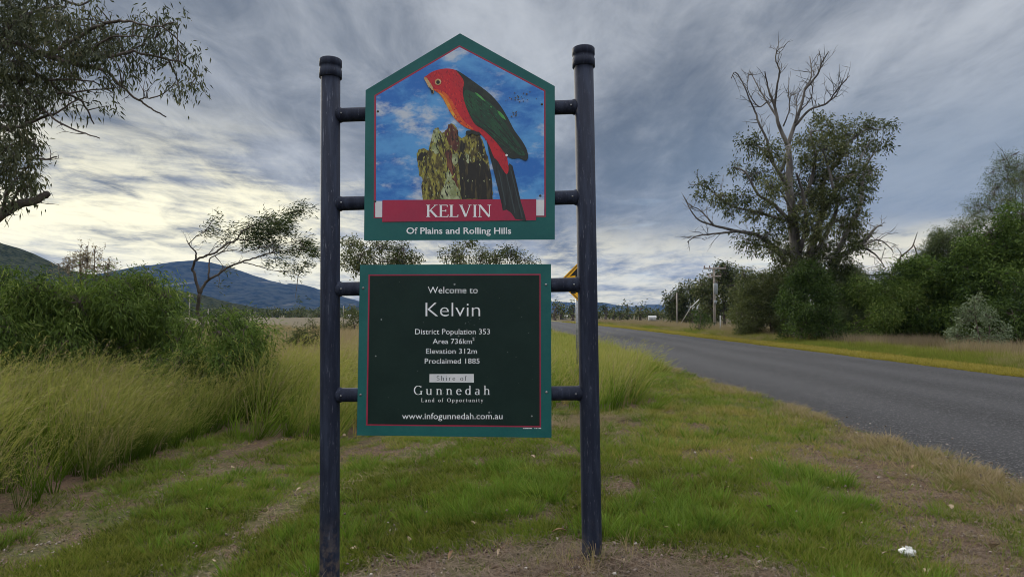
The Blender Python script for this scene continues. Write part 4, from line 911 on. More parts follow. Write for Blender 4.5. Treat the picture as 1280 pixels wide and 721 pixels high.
# a small serif alphabet: strokes of changing width plus serifs, unit cap height
def arc(cx, cy, rx, ry, a0, a1, n=14):
    return [(cx + rx * math.cos(R(a0 + (a1 - a0) * k / n)), cy + ry * math.sin(R(a0 + (a1 - a0) * k / n))) for k in range(n + 1)]
TH, TN = 0.125, 0.050
def st(x0, y0, x1, y1, w0, w1=None): return ('s', [(x0, y0), (x1, y1)], w0, w1 or w0)
def sf(x, y, w=0.26): return ('s', [(x - w / 2, y), (x + w / 2, y)], 0.04, 0.04)
def bowl(cx, cy, rx, ry, a0=0, a1=360): return ('b', arc(cx, cy, rx, ry, a0, a1, 22))
XH = 0.64
G = {
 'K': (0.80, [st(.14, 0, .14, 1, TH), sf(.14, .02), sf(.14, .98), st(.17, .45, .62, .99, TN), sf(.62, .98, .24), st(.28, .56, .68, .01, TH), sf(.70, .02, .24)]),
 'E': (0.66, [st(.14, 0, .14, 1, TH), sf(.09, .02, .16), sf(.09, .98, .16), st(.14, .975, .55, .975, TN), st(.14, .52, .46, .52, TN), st(.14, .025, .58, .025, TN), st(.55, .99, .55, .84, .045), st(.46, .61, .46, .43, .045), st(.59, .0, .61, .18, .045)]),
 'L': (0.62, [st(.14, 0, .14, 1, TH), sf(.14, .02), sf(.14, .98), st(.14, .025, .54, .025, TN), st(.55, .0, .57, .18, .045)]),
 'V': (0.84, [st(.12, .98, .43, .02, TH), st(.70, .98, .43, .02, TN), sf(.12, .98, .26), sf(.70, .98, .22)]),
 'I': (0.32, [st(.16, 0, .16, 1, TH), sf(.16, .02), sf(.16, .98)]),
 'N': (0.92, [st(.14, 0, .14, .98, TN), st(.14, .98, .76, .02, TH), st(.76, .02, .76, .98, TN), sf(.14, .02, .24), sf(.11, .98, .2), sf(.76, .98, .24)]),
 'S': (0.58, [('b', arc(.29, .75, .19, .23, 35, 270, 16) + arc(.29, .27, .21, .25, 90, -145, 16)), st(.47, .84, .48, .98, .04), st(.09, .18, .08, .02, .04)]),
 'G': (0.86, [('b', arc(.45, .5, .37, .48, 42, 325, 26)), st(.74, .02, .74, .40, TH * .9), sf(.74, .40, .24), st(.72, .80, .73, .97, .04)]),
 'O': (0.92, [bowl(.46, .5, .38, .48)]),
 'h': (0.66, [st(.14, 0, .14, 1.02, TH * .85), sf(.14, .02), sf(.10, 1.0, .14), ('b', arc(.33, XH - .20, .17, .19, 165, 0, 12)), st(.50, .45, .50, 0, TH * .85), sf(.50, .02)]),
 'i': (0.30, [st(.15, 0, .15, XH, TH * .85), sf(.15, .02), sf(.11, XH - .02, .14), ('f', arc(.15, .86, .065, .065, 0, 360, 10))]),
 'r': (0.48, [st(.15, 0, .15, XH, TH * .85), sf(.15, .02, .28), sf(.11, XH - .02, .14), ('s', arc(.34, XH - .18, .18, .17, 160, 60, 8), .05, .09)]),
 'e': (0.56, [('b', arc(.29, XH / 2, .21, .31, 5, 320, 22)), st(.09, .37, .49, .37, .045)]),
 'o': (0.60, [bowl(.30, XH / 2, .22, .31)]),
 'f': (0.38, [st(.15, 0, .15, .80, TH * .85), sf(.15, .02, .28), ('s', arc(.31, .80, .16, .19, 180, 60, 8), .09, .05), sf(.17, XH - .02, .30)]),
 'u': (0.66, [st(.13, XH, .13, .18, TH * .85), ('b', arc(.31, .19, .18, .17, 180, 340, 12)), st(.50, XH, .50, 0, TH * .85), sf(.10, XH - .02, .16), sf(.47, XH - .02, .14), sf(.54, .02, .14)]),
 'n': (0.66, [st(.14, 0, .14, XH, TH * .85), sf(.14, .02), sf(.10, XH - .02, .14), ('b', arc(.33, XH - .20, .17, .19, 165, 0, 12)), st(.50, .45, .50, 0, TH * .85), sf(.50, .02)]),
 'd': (0.62, [bowl(.28, XH / 2, .20, .31), st(.48, 0, .48, 1.02, TH * .85), sf(.44, 1.0, .14), sf(.53, .02, .14)]),
 'a': (0.54, [('b', arc(.25, XH - .17, .16, .15, 150, 0, 10)), st(.41, .48, .41, .05, TH * .85), bowl(.24, .18, .16, .17), sf(.46, .02, .14)]),
 'p': (0.64, [bowl(.34, XH / 2, .20, .31), st(.14, -.30, .14, XH, TH * .85), sf(.14, -.28), sf(.10, XH - .02, .14)]),
 't': (0.38, [st(.17, .14, .17, .84, TH * .85), ('s', arc(.28, .14, .11, .13, 180, 310, 8), .09, .04), sf(.18, XH - .02, .30)]),
 'y': (0.60, [st(.10, XH, .30, .0, TH * .8), ('s', [(.52, XH), (.30, .0), (.20, -.25), (.10, -.28)], .045, .05), sf(.10, XH - .02, .2), sf(.52, XH - .02, .18)]),
 ' ': (0.42, []),
}
def serif(name, body, x0, x1, ytop, ybase, parent, off, material, track=0.0, weight=1.0, smallcap=None):
    x = 0; P = []
    for ch in body:
        adv, parts = G[ch]
        for pt in parts:
            pl_ = pt[1]
            if pt[0] == 'f': P.append([(x + a, b) for a, b in pl_]); continue
            n = len(pl_); L_ = []; R_ = []
            for i, (a, b) in enumerate(pl_):
                p0 = pl_[max(0, i - 1)]; p1 = pl_[min(n - 1, i + 1)]
                tx, ty = p1[0] - p0[0], p1[1] - p0[1]; l = math.hypot(tx, ty) or 1; tx /= l; ty /= l
                if pt[0] == 'b': wd_ = (TN + (TH - TN) * abs(ty) ** 1.5) * weight
                else: wd_ = (pt[2] + (pt[3] - pt[2]) * i / (n - 1)) * weight
                L_.append((x + a - ty * wd_ / 2, b + tx * wd_ / 2)); R_.append((x + a + ty * wd_ / 2, b - tx * wd_ / 2))
            for i in range(n - 1): P.append([L_[i], L_[i + 1], R_[i + 1], R_[i]])
        x += adv + track
    xs = [a for p in P for a, b in p]; xa, xb = min(xs), max(xs)
    V = []; Fc = []; nv = Vector((dn[0], dn[1], 0))
    for k, p in enumerate(P):
        f = [onsign(x0 + (a - xa) / (xb - xa) * (x1 - x0), ybase - b * (ybase - ytop), off + (k % 7) * 0.00009) for a, b in p]
        if (f[1] - f[0]).cross(f[2] - f[0]).dot(nv) < 0: f.reverse()
        o = len(V); V += f; Fc.append(tuple(range(o, o + len(f))))
    me = bpy.data.meshes.new(name); me.from_pydata(V, [], Fc); me.materials.append(material); me.update()
    return link(name, me, parent)

serif('lettering', 'KELVIN', 532.8, 614, 256.2, 271.2, up, OFF_U + 0.0036, M_white, 0.02, 1.15)
text('lettering', 'Of Plains and Rolling Hills', 508, 639, 284.0, 292.2, up, OFF_U + 0.0008, M_white, bold=0.016)

b_ = cropper(435, 320, 3.003)
lo_pts = [b_(45, 33), b_(762, 30), b_(764, 681), b_(33, 672)]
lp = plate('text_panel', lo_pts, OFF_L, 0.006, M_teal, sgn)
lp['label'] = 'square green and black panel with white welcome lettering'
flat('border_line', [[b_(77, 69), b_(723, 67), b_(724, 642), b_(68, 635)]], OFF_L + 0.0004, M_red, lp)
flat('dark_field', [[b_(82, 74), b_(718.5, 72), b_(719.5, 636.5), b_(73.5, 630)]], OFF_L + 0.0008, M_dark, lp)
o3 = OFF_L + 0.0012
for s_, a, b, t_, y_ in [('Welcome to', 300, 487, 114, 139.5), ('Kelvin', 291, 496, 171, 226), ('District Population 353', 252, 533, 272, 293), ('Area 736km', 318, 465, 308.5, 329),
                         ('Elevation 312m', 293, 484, 345.5, 366), ('Proclaimed 1885', 288, 494, 382.5, 403), ('www.infogunnedah.com.au', 203, 580, 587, 611)]:
    (xa, ya), (xb, yb) = b_(a, t_), b_(b, y_)
    text('lettering', s_, xa, xb, ya, yb, lp, o3, M_white, bold=-0.010 if s_ == 'Kelvin' else 0.0)
(xa, ya), (xb, yb) = b_(467, 305), b_(475, 317); text('lettering', '2', xa, xb, ya, yb, lp, o3, M_white)
flat('pale_box', [[b_(306, 442.5), b_(472, 442), b_(472.5, 474.5), b_(305.5, 473)]], o3, M_palebox, lp)
(xa, ya), (xb, yb) = b_(333, 449), b_(446, 467); serif('lettering', 'Shire of', xa, xb, ya, yb, lp, o3 + 0.0005, M_dark, 0.24, 0.9)
(xa, ya), (xb, yb) = b_(247, 486), b_(533, 520); serif('lettering', 'Gunnedah', xa, xb, ya, yb, lp, o3, M_white, 0.32, 1.0)
(xa, ya), (xb, yb) = b_(275, 533), b_(508, 547); serif('lettering', 'Land of Opportunity', xa, xb, ya, yb, lp, o3, M_white, 0.24, 1.15)
rs = np.random.default_rng(8)
spk = [circ(125, 238, 3, 6), circ(104, 375, 3, 6), circ(690, 600, 3.5, 6), circ(400, 106, 4, 6), circ(304, 122, 3, 5), circ(415, 300, 3, 5), circ(530, 586, 4, 5)] + [circ(460 + rs.normal() * 22, 260 + rs.normal() * 28, rs.uniform(0.6, 1.5), 5) for _ in range(26)] + [circ(rs.uniform(90, 710), rs.uniform(85, 620), rs.uniform(0.5, 1.3), 5) for _ in range(40)]
flat('scuff_marks', [[b_(x, y) for x, y in p] for p in spk], o3 + 0.001, print_mat('pale_scuff', (0.22, 0.25, 0.25)), lp)
flat('printers_line', [[b_(x, 644.5), b_(x + w_, 644.6), b_(x + w_, 647.6), b_(x, 647.4)] for x, w_ in ((657, 6), (664, 4), (669, 7), (677, 5), (683, 8), (700, 3), (705, 4), (712, 3), (717, 8))], OFF_L + 0.0008, M_white, lp)
bolts(lp, [b_(57, 120), b_(47, 520), b_(743, 107), b_(745, 510)], OFF_L, 0.008)

# ------------------------------------------------------------------ warning sign behind the right post
M_yel = mat('amber_sign_sheet', (0.80, 0.40, 0.015), 0.4)
M_blk = mat('black_sign_ink', (0.012, 0.012, 0.012), 0.5)
M_galv = mat('galvanised_steel', (0.34, 0.35, 0.36), 0.45, (0.22, 0.23, 0.24), 20, 'Object', metal=0.6)
D = 15.0; wc = at(722.4, 352.3, D); hd = 23.6 / F * D
ws = empty('warning_sign', (wc.x, D, gz(wc.x, D)), 'yellow diamond warning sign with black arrow, mostly hidden behind the right navy post', 'road sign')
def dia(name, pts, y, th, m_, par):
    me = bpy.data.meshes.new(name); n = len(pts)
    V = [(wc.x + a * hd, y, wc.z + b * hd) for a, b in pts] + [(wc.x + a * hd, y + th, wc.z + b * hd) for a, b in pts]
    me.from_pydata(V, [], [tuple(range(n)), tuple(reversed(range(n, 2 * n)))] + [(i, i + n, (i + 1) % n + n, (i + 1) % n) for i in range(n)])
    me.materials.append(m_); me.update(); return link(name, me, par)
pn = dia('panel', [(-1, 0), (-.96, -.05), (-.05, -.96), (0, -1), (.05, -.96), (.96, -.05), (1, 0), (.96, .05), (.05, .96), (0, 1), (-.05, .96), (-.96, .05)], D, 0.004, M_yel, ws)
k = 0.93
for a, b in (((-k, 0), (0, k)), ((0, k), (k, 0)), ((k, 0), (0, -k)), ((0, -k), (-k, 0))):
    f = 0.94; dia('border_line', [a, b, (b[0] * f, b[1] * f), (a[0] * f, a[1] * f)], D - 0.004, 0.002, M_blk, pn)
dia('arrow', [(-.42, .30), (0, .78), (.42, .30), (.13, .36), (.13, .05), (-.12, -.25), (-.12, -.62), (-.38, -.62), (-.38, -.48), (-.38, -.15), (-.13, .15), (-.13, .36)], D - 0.0046, 0.002, M_blk, pn)
m = MB(); tube(m, [(wc.x - 0.02, D + 0.035, gz(wc.x, D) - 0.2), (wc.x - 0.02, D + 0.035, wc.z + hd * 0.8)], 0.03, 0.03, 12); m.build('pole', M_galv, ws, True)

# ------------------------------------------------------------------ power poles, stay, guide posts
M_wood = mat('weathered_pole_timber', (0.22, 0.19, 0.16), 0.9, (0.34, 0.31, 0.27), 3, 'Object', 0.4, 40, stretch=(6, 6, 0.4))
M_cera = mat('brown_insulator', (0.10, 0.06, 0.05), 0.3)
M_trans = mat('transformer_grey', (0.26, 0.29, 0.30), 0.5, (0.18, 0.20, 0.21), 5)
def pole(name, label, D, px, top, wpx, arm=None, trans=False, cat='power pole', lean=0):
    X = (px - 640) / F * D; zt = CAM_Z + (HOR - top) / F * D; g = gz(X, D); r = wpx / 2 / F * D
    root = empty(name, (X, D, g), label, cat)
    m = MB(); tube(m, [(X, D, g - 0.2), (X + lean * 0.5, D, (g + zt) / 2), (X + lean, D, zt)], r, r * 0.75, 10); m.build('mast', M_wood, root, True)
    if arm:
        for (za, hw) in arm:
            m = MB(); z = zt - za; box(m, (X + lean, D - r - 0.06, z), (2 * hw, 0.11, 0.13)); o = m.build('crossarm', M_wood, root)
            for s_ in (-0.92, -0.45, 0.45, 0.92):
                m = MB(); p = Vector((X + lean + s_ * hw, D - r - 0.06, z + 0.065)); tube(m, [p, p + Vector((0, 0, .07)), p + Vector((0, 0, .12)), p + Vector((0, 0, .20))], [.03, .07, .05, .06], 0, 8); m.build('insulator', M_cera, o)
    if trans:
        m = MB(); z = zt - 2.0; tube(m, [(X, D - r - .3, z - .55), (X, D - r - .3, z - .5), (X, D - r - .3, z + .4), (X, D - r - .3, z + .48)], [.14, .19, .19, .14], 0, 14); t_ = m.build('transformer', M_trans, root, True)
        for s_ in (-.14, .14):
            m = MB(); tube(m, [(X + s_, D - r - .3, z + .46), (X + s_, D - r - .3, z + .75)], .045, .03, 8); m.build('bushing', M_cera, t_)
        m = MB(); box(m, (X, D - r - .16, z - 1.3), (.22, .2, .34)); m.build('fuse_box', M_trans, root)
    return root
pole('power_pole', 'timber power pole with crossarm and grey transformer right of the road', 62, 893, 334, 3.4, [(0.12, 1.05), (0.85, 0.6)], True)
pole('power_pole', 'plain grey timber pole standing left of the leaning white pole', 85, 846, 366, 2.0)
pole('power_pole', 'grey pole in the dry paddock just left of the crooked small tree', 120, 237, 368, 1.6, [(0.3, 0.6)])
pole('power_pole', 'shorter grey pole in the paddock just right of the crooked trunk', 150, 260.5, 386, 1.2)
pole('power_pole', 'thin pale pole between the left sign post and the panels', 130, 429.5, 382, 0.9)
D = 75; a = at(846, 401, D); b = at(874, 374, D)
t0 = empty('leaning_pole', (a.x, D, gz(a.x, D)), 'pale leaning stay pole slanting up from the grass between two timber poles', 'pole')
m = MB(); mid = a.lerp(b, 0.62); a.z = gz(a.x, D) - 0.1; tube(m, [a, mid], 0.04, 0.04, 6); m.build('lower_sleeve', M_wood, t0)
m = MB(); tube(m, [mid, b], 0.05, 0.05, 6); m.build('pole', mat('white_pole_paint', (0.6, 0.6, 0.58), 0.6), t0)
M_wp = mat('white_marker_paint', (0.36, 0.36, 0.34), 0.6)
for k, (x, y0, y1, D_, lb) in enumerate([(900, 394, 406, 55, 'short white marker post in the grass beside the timber pole with the transformer')]):
    X = (x - 640) / F * D_; r_ = empty('marker_post', (X, D_, gz(X, D_)), lb, 'marker post')
    m = MB(); box(m, (X, D_, (gz(X, D_) + CAM_Z + (HOR - y0) / F * D_) / 2), (0.075, 0.05, CAM_Z + (HOR - y0) / F * D_ - gz(X, D_))); m.build('stake', M_wp, r_)
# far sheds
def shed(label, D, px, y_top, wpx, col):
    X = (px - 640) / F * D; g = gz(X, D); w_ = wpx / F * D; h = CAM_Z + (HOR - y_top) / F * D - g
    root = empty('shed', (X, D, g), label, 'shed'); m = MB(); box(m, (X, D, g + h * .4), (w_, w_ * .6, h * .8)); wl = m.build('wall', mat('shed_wall', col, 0.8), root)
    m = MB(); z0 = g + h * .8; e = w_ * .56; f_ = w_ * .36
    m.add([(X - e, D - f_, z0 - .1), (X + e, D - f_, z0 - .1), (X + e, D, g + h), (X - e, D, g + h), (X - e, D + f_, z0 - .1), (X + e, D + f_, z0 - .1)], [(0, 1, 2, 3), (3, 2, 5, 4)]); m.build('roof', mat('shed_roof', (0.42, 0.42, 0.42), 0.5), root)
    m = MB(); box(m, (X - w_ * .15, D - w_ * .3 - .03, g + h * .28), (w_ * .3, .06, h * .56)); m.build('door', mat('shed_door', (0.2, 0.2, 0.2), 0.7), root)
shed('low white shed far off beyond the road bend, left of the plain timber pole', 150, 815, 394.5, 9, (0.4, 0.4, 0.38))
shed('tiny white farm building far off beside the left sign post', 230, 437, 393, 6, (0.62, 0.62, 0.6))
shed('small yellow-grey farm building far off under the warning sign', 190, 705, 394, 8, (0.4, 0.38, 0.3))

# ------------------------------------------------------------------ grass: tufts scattered by density maps
def blades(n, hmin, hmax, wd_, spread, lean, segs, seed, curl=0.5, head=False, base_r=0.03, flatten=0.0):
    rs = np.random.default_rng(seed); mb = MB()
    for k in range(n):
        a = rs.uniform(0, 2 * math.pi); h = rs.uniform(hmin, hmax); p = np.array([math.cos(a), math.sin(a), 0]) * base_r * math.sqrt(rs.uniform())
        d = np.array([math.cos(a) * spread * rs.uniform(.3, 1.3) + lean[0] * rs.uniform(.5, 1.3), math.sin(a) * spread * rs.uniform(.3, 1.3) + lean[1], 1.0 * (1 - flatten)])
        d /= np.linalg.norm(d); sdir = np.cross(d, rs.normal(size=3)); sdir /= np.linalg.norm(sdir)
        V = []; r_ = []; cur = p.copy(); dd = d.copy()
        for s_ in range(segs + 1):
            f = s_ / segs; w2 = wd_ * (1 - f ** 1.6) * 0.5 + 0.0002
            V += [cur - sdir * w2, cur + sdir * w2]; r_ += [f, f]
            cur = cur + dd * h / segs; dd = dd + np.array([d[0] * curl * f, d[1] * curl * f, -curl * 0.55 * f]) + rs.normal(size=3) * 0.03
            dd /= np.linalg.norm(dd)
        q = [(2 * s_, 2 * s_ + 1, 2 * s_ + 3, 2 * s_ + 2) for s_ in range(segs)]
        mb.add(V, q, None, r_)
        if head:                                   # loose seed head
            c0 = V[-2]
            for m_ in range(5):
                u_ = dd + rs.normal(size=3) * 0.35; u_ /= np.linalg.norm(u_); b0 = c0 - dd * m_ * 0.025
                s2 = np.cross(u_, rs.normal(size=3)); s2 /= np.linalg.norm(s2)
                mb.add([b0, b0 + u_ * 0.02 + s2 * 0.0035, b0 + u_ * 0.045, b0 + u_ * 0.02 - s2 * 0.0035], [(0, 1, 2, 3)], None, 1.0)
    return mb

def gmat(name, a, b, c, tip, trans=0.3): return leafmat(name, a, b, c, trans, 'tint', 'INSTANCER', 0.65, tip, 0.08)
M_g1 = gmat('short_grass_blade', (0.055, 0.082, 0.009), (0.120, 0.190, 0.020), (0.30, 0.25, 0.085), (0.23, 0.215, 0.055))
M_g2 = gmat('lush_grass_blade', (0.046, 0.090, 0.010), (0.120, 0.205, 0.026), (0.22, 0.27, 0.05), (0.18, 0.25, 0.045))
M_g3 = gmat('tall_grass_blade', (0.050, 0.088, 0.008), (0.130, 0.205, 0.020), (0.34, 0.29, 0.09), (0.36, 0.33, 0.11))
M_g4 = gmat('dry_grass_blade', (0.19, 0.15, 0.085), (0.30, 0.235, 0.135), (0.16, 0.17, 0.06), (0.34, 0.26, 0.18))
M_g5 = gmat('straw', (0.075, 0.055, 0.042), (0.23, 0.175, 0.125), (0.050, 0.036, 0.030), (0.17, 0.13, 0.10), 0.1)
M_g6 = gmat('yellow_verge_blade', (0.14, 0.135, 0.022), (0.29, 0.24, 0.040), (0.10, 0.13, 0.02), (0.32, 0.26, 0.08))

def scatter(name, tufts, material, X, Y, scl, tint, rs, tilt=0.12, sink=0.01, zoff=0.0, wid=None, align=None):
    """one object: its vertices are tuft positions, geometry nodes put a tuft at each"""
    n = len(X); Z = height(X, Y) - sink + zoff
    me = bpy.data.meshes.new(name); me.vertices.add(n); me.vertices.foreach_set('co', np.stack([X, Y, Z], -1).ravel().astype(np.float32))
    rot = np.stack([rs.normal(size=n) * tilt, rs.normal(size=n) * tilt, rs.uniform(0, 2 * math.pi, n) if align is None else align + rs.normal(size=n) * 0.5], -1)
    s3 = np.stack([scl * (wid if wid is not None else 1), scl * (wid if wid is not None else 1), scl], -1)
    for nm, ty, dat, key in (('rot', 'FLOAT_VECTOR', rot, 'vector'), ('scl', 'FLOAT_VECTOR', s3, 'vector'), ('tint', 'FLOAT', tint, 'value'), ('idx', 'INT', rs.integers(0, len(tufts), n), 'value')):
        a = me.attributes.new(nm, ty, 'POINT'); a.data.foreach_set(key, np.asarray(dat).ravel().astype(np.int32 if ty == 'INT' else np.float32))
    o = link(name, me)
    coll = bpy.data.collections.new(name + '_tufts')
    for k, t in enumerate(tufts):
        to = bpy.data.objects.new(f'{name}_tuft', t.mesh(f'{name}_tuft', material)); coll.objects.link(to)
    ng = bpy.data.node_groups.new(name, 'GeometryNodeTree')
    ng.interface.new_socket('Geometry', in_out='INPUT', socket_type='NodeSocketGeometry'); ng.interface.new_socket('Geometry', in_out='OUTPUT', socket_type='NodeSocketGeometry')
    N = ng.nodes; L = ng.links; gi = N.new('NodeGroupInput'); go = N.new('NodeGroupOutput')
    ip = N.new('GeometryNodeInstanceOnPoints'); ci = N.new('GeometryNodeCollectionInfo'); ci.inputs['Collection'].default_value = coll
    ci.inputs['Separate Children'].default_value = True; ci.inputs['Reset Children'].default_value = True
    def na(nm, ty):
        q_ = N.new('GeometryNodeInputNamedAttribute'); q_.data_type = ty; q_.inputs[0].default_value = nm; return q_.outputs['Attribute']
    L.new(gi.outputs[0], ip.inputs['Points']); L.new(ci.outputs[0], ip.inputs['Instance']); ip.inputs['Pick Instance'].default_value = True
    L.new(na('idx', 'INT'), ip.inputs['Instance Index']); L.new(na('rot', 'FLOAT_VECTOR'), ip.inputs['Rotation']); L.new(na('scl', 'FLOAT_VECTOR'), ip.inputs['Scale'])
    L.new(ip.outputs[0], go.inputs[0])
    md = o.modifiers.new('scatter', 'NODES'); md.node_group = ng
    tag(o, kind='stuff'); return o

def frustum_pts(n, y0, y1, rs, margin=1.12):
    """candidates whose density falls with distance squared, over the ground in and around view"""
    Y = y0 * (y1 / y0) ** rs.uniform(0, 1, n); X = rs.uniform(-1, 1, n) * (640 / F * margin * Y + 0.4)
    return X, Y

def lateral(X, Y): return X - road_c(Y)
def bare(X, Y):
    """0..1: how bare the ground is"""
    w1 = (fbm(X * 1.3, Y * 1.3, 41) - 0.5) * 1.2
    b = np.zeros_like(X)
    e = ((X - 0.0) / 1.75) ** 2 + ((Y - 3.75) / 0.80) ** 2
    b = np.maximum(b, 1 - sstep(0.55, 1.35, e + w1 * 0.7))
    for xc, hw in ((-3.75, 0.24), (-2.15, 0.20)):
        b = np.maximum(b, (1 - sstep(hw * 0.5, hw * 1.6, np.abs(X - xc - 0.05 * (Y - 6)) + w1 * 0.30)) * (1 - sstep(10, 14, Y)) * (0.65 + 0.35 * sstep(0.35, 0.6, fbm(X * 3, Y * 1.5, 43))))
    r = sstep(1.9, 2.9, X + w1 * 0.8 - 0.10 * (Y - 4)) * (1 - sstep(6.4, 9.5, Y + w1 * 2.0))
    b = np.maximum(b, r * (0.45 + 0.5 * sstep(.35, .6, fbm(X * 2.5, Y * 2, 45))))
    b = np.maximum(b, sstep(0.56, 0.74, fbm(X * 2.1, Y * 1.4, 47)) * 0.85 * (1 - sstep(10, 16, Y)))
    b = np.maximum(b, sstep(0.60, 0.70, fbm(X * 5.5, Y * 4.5, 48)) * 0.8 * (1 - sstep(8, 12, Y)))
    return b
def tallmask(X, Y):
    w1 = (fbm(X * 0.8, Y * 0.5, 61) - 0.5)
    left = sstep(0.0, 0.5, (-4.45 + 0.085 * (Y - 6)) - X + w1 * 0.9)
    backp = sstep(9.3, 10.6, Y + w1 * 1.6) * sstep(0.0, 0.8, (2.7 + 0.10 * (Y - 11)) - X + w1)
    return np.maximum(left, backp) * (lateral(X, Y) < -HALF - 0.3)

rs = np.random.default_rng(77)
# short turf
T1 = [blades(16, .025, .085, .0042, .7, (0.1, 0), 2, 300 + k, base_r=0.05) for k in range(5)]
X, Y = frustum_pts(120000, 2.0, 48, rs)
lat = lateral(X, Y); b = bare(X, Y); tm = tallmask(X, Y)
edge = -HALF + 0.05 + (fbm(Y * 1.7, Y * 0 + 3, 91) - 0.5) * 0.42
keep = (lat < edge) & (rs.uniform(size=len(X)) > b * 0.93) & (tm < 0.6)
X, Y, b = X[keep], Y[keep], b[keep]; n = len(X)
patch = fbm(X * 0.9, Y * 0.7, 51)
tint = np.clip(0.30 + (patch - 0.5) * 1.6 + rs.normal(size=n) * 0.16 + 0.25 * b + 0.22 * sstep(6.5, 9, Y) + 0.18 * sstep(1.2, 3.0, X), 0, 1)
scatter('grass', T1, M_g1, X, Y, rs.uniform(.6, 1.3, n) * (1 - 0.35 * b), tint, rs, wid=1 + Y / 12)
# lush clumps
T2 = [blades(34, .08, .21, .0052, .55, (0.12, 0), 4, 320 + k, base_r=0.06, curl=0.8) for k in range(5)]
X, Y = frustum_pts(15000, 2.2, 16, rs)
ln = fbm(X * 1.5, Y * 1.5, 71); zone = np.exp(-((X - 0.5) / 1.5) ** 2 - ((Y - 5.3) / 1.6) ** 2) + np.exp(-((X - 1.6) / 0.9) ** 2 - ((Y - 4.3) / 1.1) ** 2) + 0.5 * np.exp(-((X + 1.3) / .6) ** 2 - ((Y - 4.0) / .7) ** 2) + 0.30 * (Y > 5)
keep = (rs.uniform(size=len(X)) < zone * sstep(0.44, 0.62, ln) * 1.1) & (bare(X, Y) < 0.5) & (lateral(X, Y) < -HALF - 0.5) & (tallmask(X, Y) < 0.5)
X, Y = X[keep], Y[keep]; n = len(X)
scatter('grass', T2, M_g2, X, Y, rs.uniform(.45, 1.05, n), np.clip(0.4 + rs.normal(size=n) * .25, 0, 1), rs, wid=1 + Y / 30)
fx = np.r_[-1.168 + rs.normal(size=14) * .16, 0.50 + rs.normal(size=16) * .15]; fy = np.r_[4.20 + rs.normal(size=14) * .13, 4.10 + rs.normal(size=16) * .13]
fx, fy = fx[np.hypot(fx - np.r_[np.full(14, -1.168), np.full(16, .5)], fy - np.r_[np.full(14, 4.2), np.full(16, 4.1)]) > .075], fy[np.hypot(fx - np.r_[np.full(14, -1.168), np.full(16, .5)], fy - np.r_[np.full(14, 4.2), np.full(16, 4.1)]) > .075]
scatter('grass', [blades(10, .05, .20, .0040, .6, (0.15, 0), 4, 460 + k, base_r=0.03, curl=.8) for k in range(4)], M_g4, fx, fy, rs.uniform(.5, 1.2, len(fx)), rs.uniform(.3, 1, len(fx)), rs)
# edge-of-road and brown-patch yellow tufts
T6 = [blades(26, .04, .14, .0042, .9, (0.15, 0), 3, 340 + k, base_r=0.06, curl=0.9) for k in range(4)]
Y = 2.5 * (45 / 2.5) ** rs.uniform(0, 1, 5200); X = road_c(Y) - HALF + 0.02 - np.abs(rs.normal(size=len(Y))) * 0.30 + (fbm(Y * 1.7, Y * 0 + 3, 91) - 0.5) * 0.42
keep = rs.uniform(size=len(Y)) < sstep(0.35, 0.6, fbm(Y * 1.3, X, 95)) * (0.25 + 0.75 * (1 - sstep(9, 16, Y)))
X, Y = X[keep], Y[keep]; n = len(X)
scatter('dry_edge_grass', T6, M_g4, X, Y, rs.uniform(.5, 1.15, n), rs.uniform(0, 1, n), rs, wid=1 + Y / 20)
X, Y = frustum_pts(26000, 2.4, 11, rs); keep = rs.uniform(size=len(X)) < 0.75 * bare(X, Y) * (X > 1.5)
keep &= lateral(X, Y) < -HALF; X, Y = X[keep], Y[keep]; n = len(X)
scatter('dry_edge_grass', [blades(14, .015, .055, .0036, 1.3, (0.1, 0), 2, 350 + k, base_r=0.05) for k in range(4)], M_g4, X, Y, rs.uniform(.5, 1.3, n), np.clip(rs.uniform(0.1, 1, n), 0, 1), rs)
# straw, twigs and bark litter lying about
T5 = []
for k in range(5):
    r2 = np.random.default_rng(400 + k); m = MB()
    for q_ in range(22):
        p = r2.normal(size=3) * np.array([.09, .09, .006]); p[2] = abs(p[2]) + 0.004; a_ = r2.uniform(0, 6.28); l = r2.uniform(.03, .12); d_ = np.array([math.cos(a_), math.sin(a_), r2.uniform(-.08, .15)]); s2 = np.array([-d_[1], d_[0], 0]) * r2.uniform(.0006, .0016)
        bend = np.array([-d_[1], d_[0], .1]) * l * r2.uniform(-.15, .15)
        m.add([p - s2, p + s2, p + d_ * l / 2 + bend + s2, p + d_ * l / 2 + bend - s2, p + d_ * l + s2 * .4, p + d_ * l - s2 * .4], [(0, 1, 2, 3), (3, 2, 4, 5)], None, r2.uniform())
    T5.append(m)
X, Y = frustum_pts(30000, 2.0, 14, rs); b = bare(X, Y); keep = rs.uniform(size=len(X)) < b * (0.36 + 0.45 * np.exp(-(X / 1.6) ** 4 - ((Y - 3.7) / .8) ** 4)) * np.where(X < -1.0, 0.12, 1) + 0.03
keep &= lateral(X, Y) < -HALF; X, Y = X[keep], Y[keep]; n = len(X)
under = np.exp(-((X) / 1.5) ** 4 - ((Y - 3.8) / .8) ** 4)
scatter('straw_litter', T5, M_g5, X, Y, rs.uniform(.6, 1.4, n), np.clip(rs.uniform(0, .8, n) + 0.25 * under, 0, 1), rs, sink=0.0, tilt=0.05)
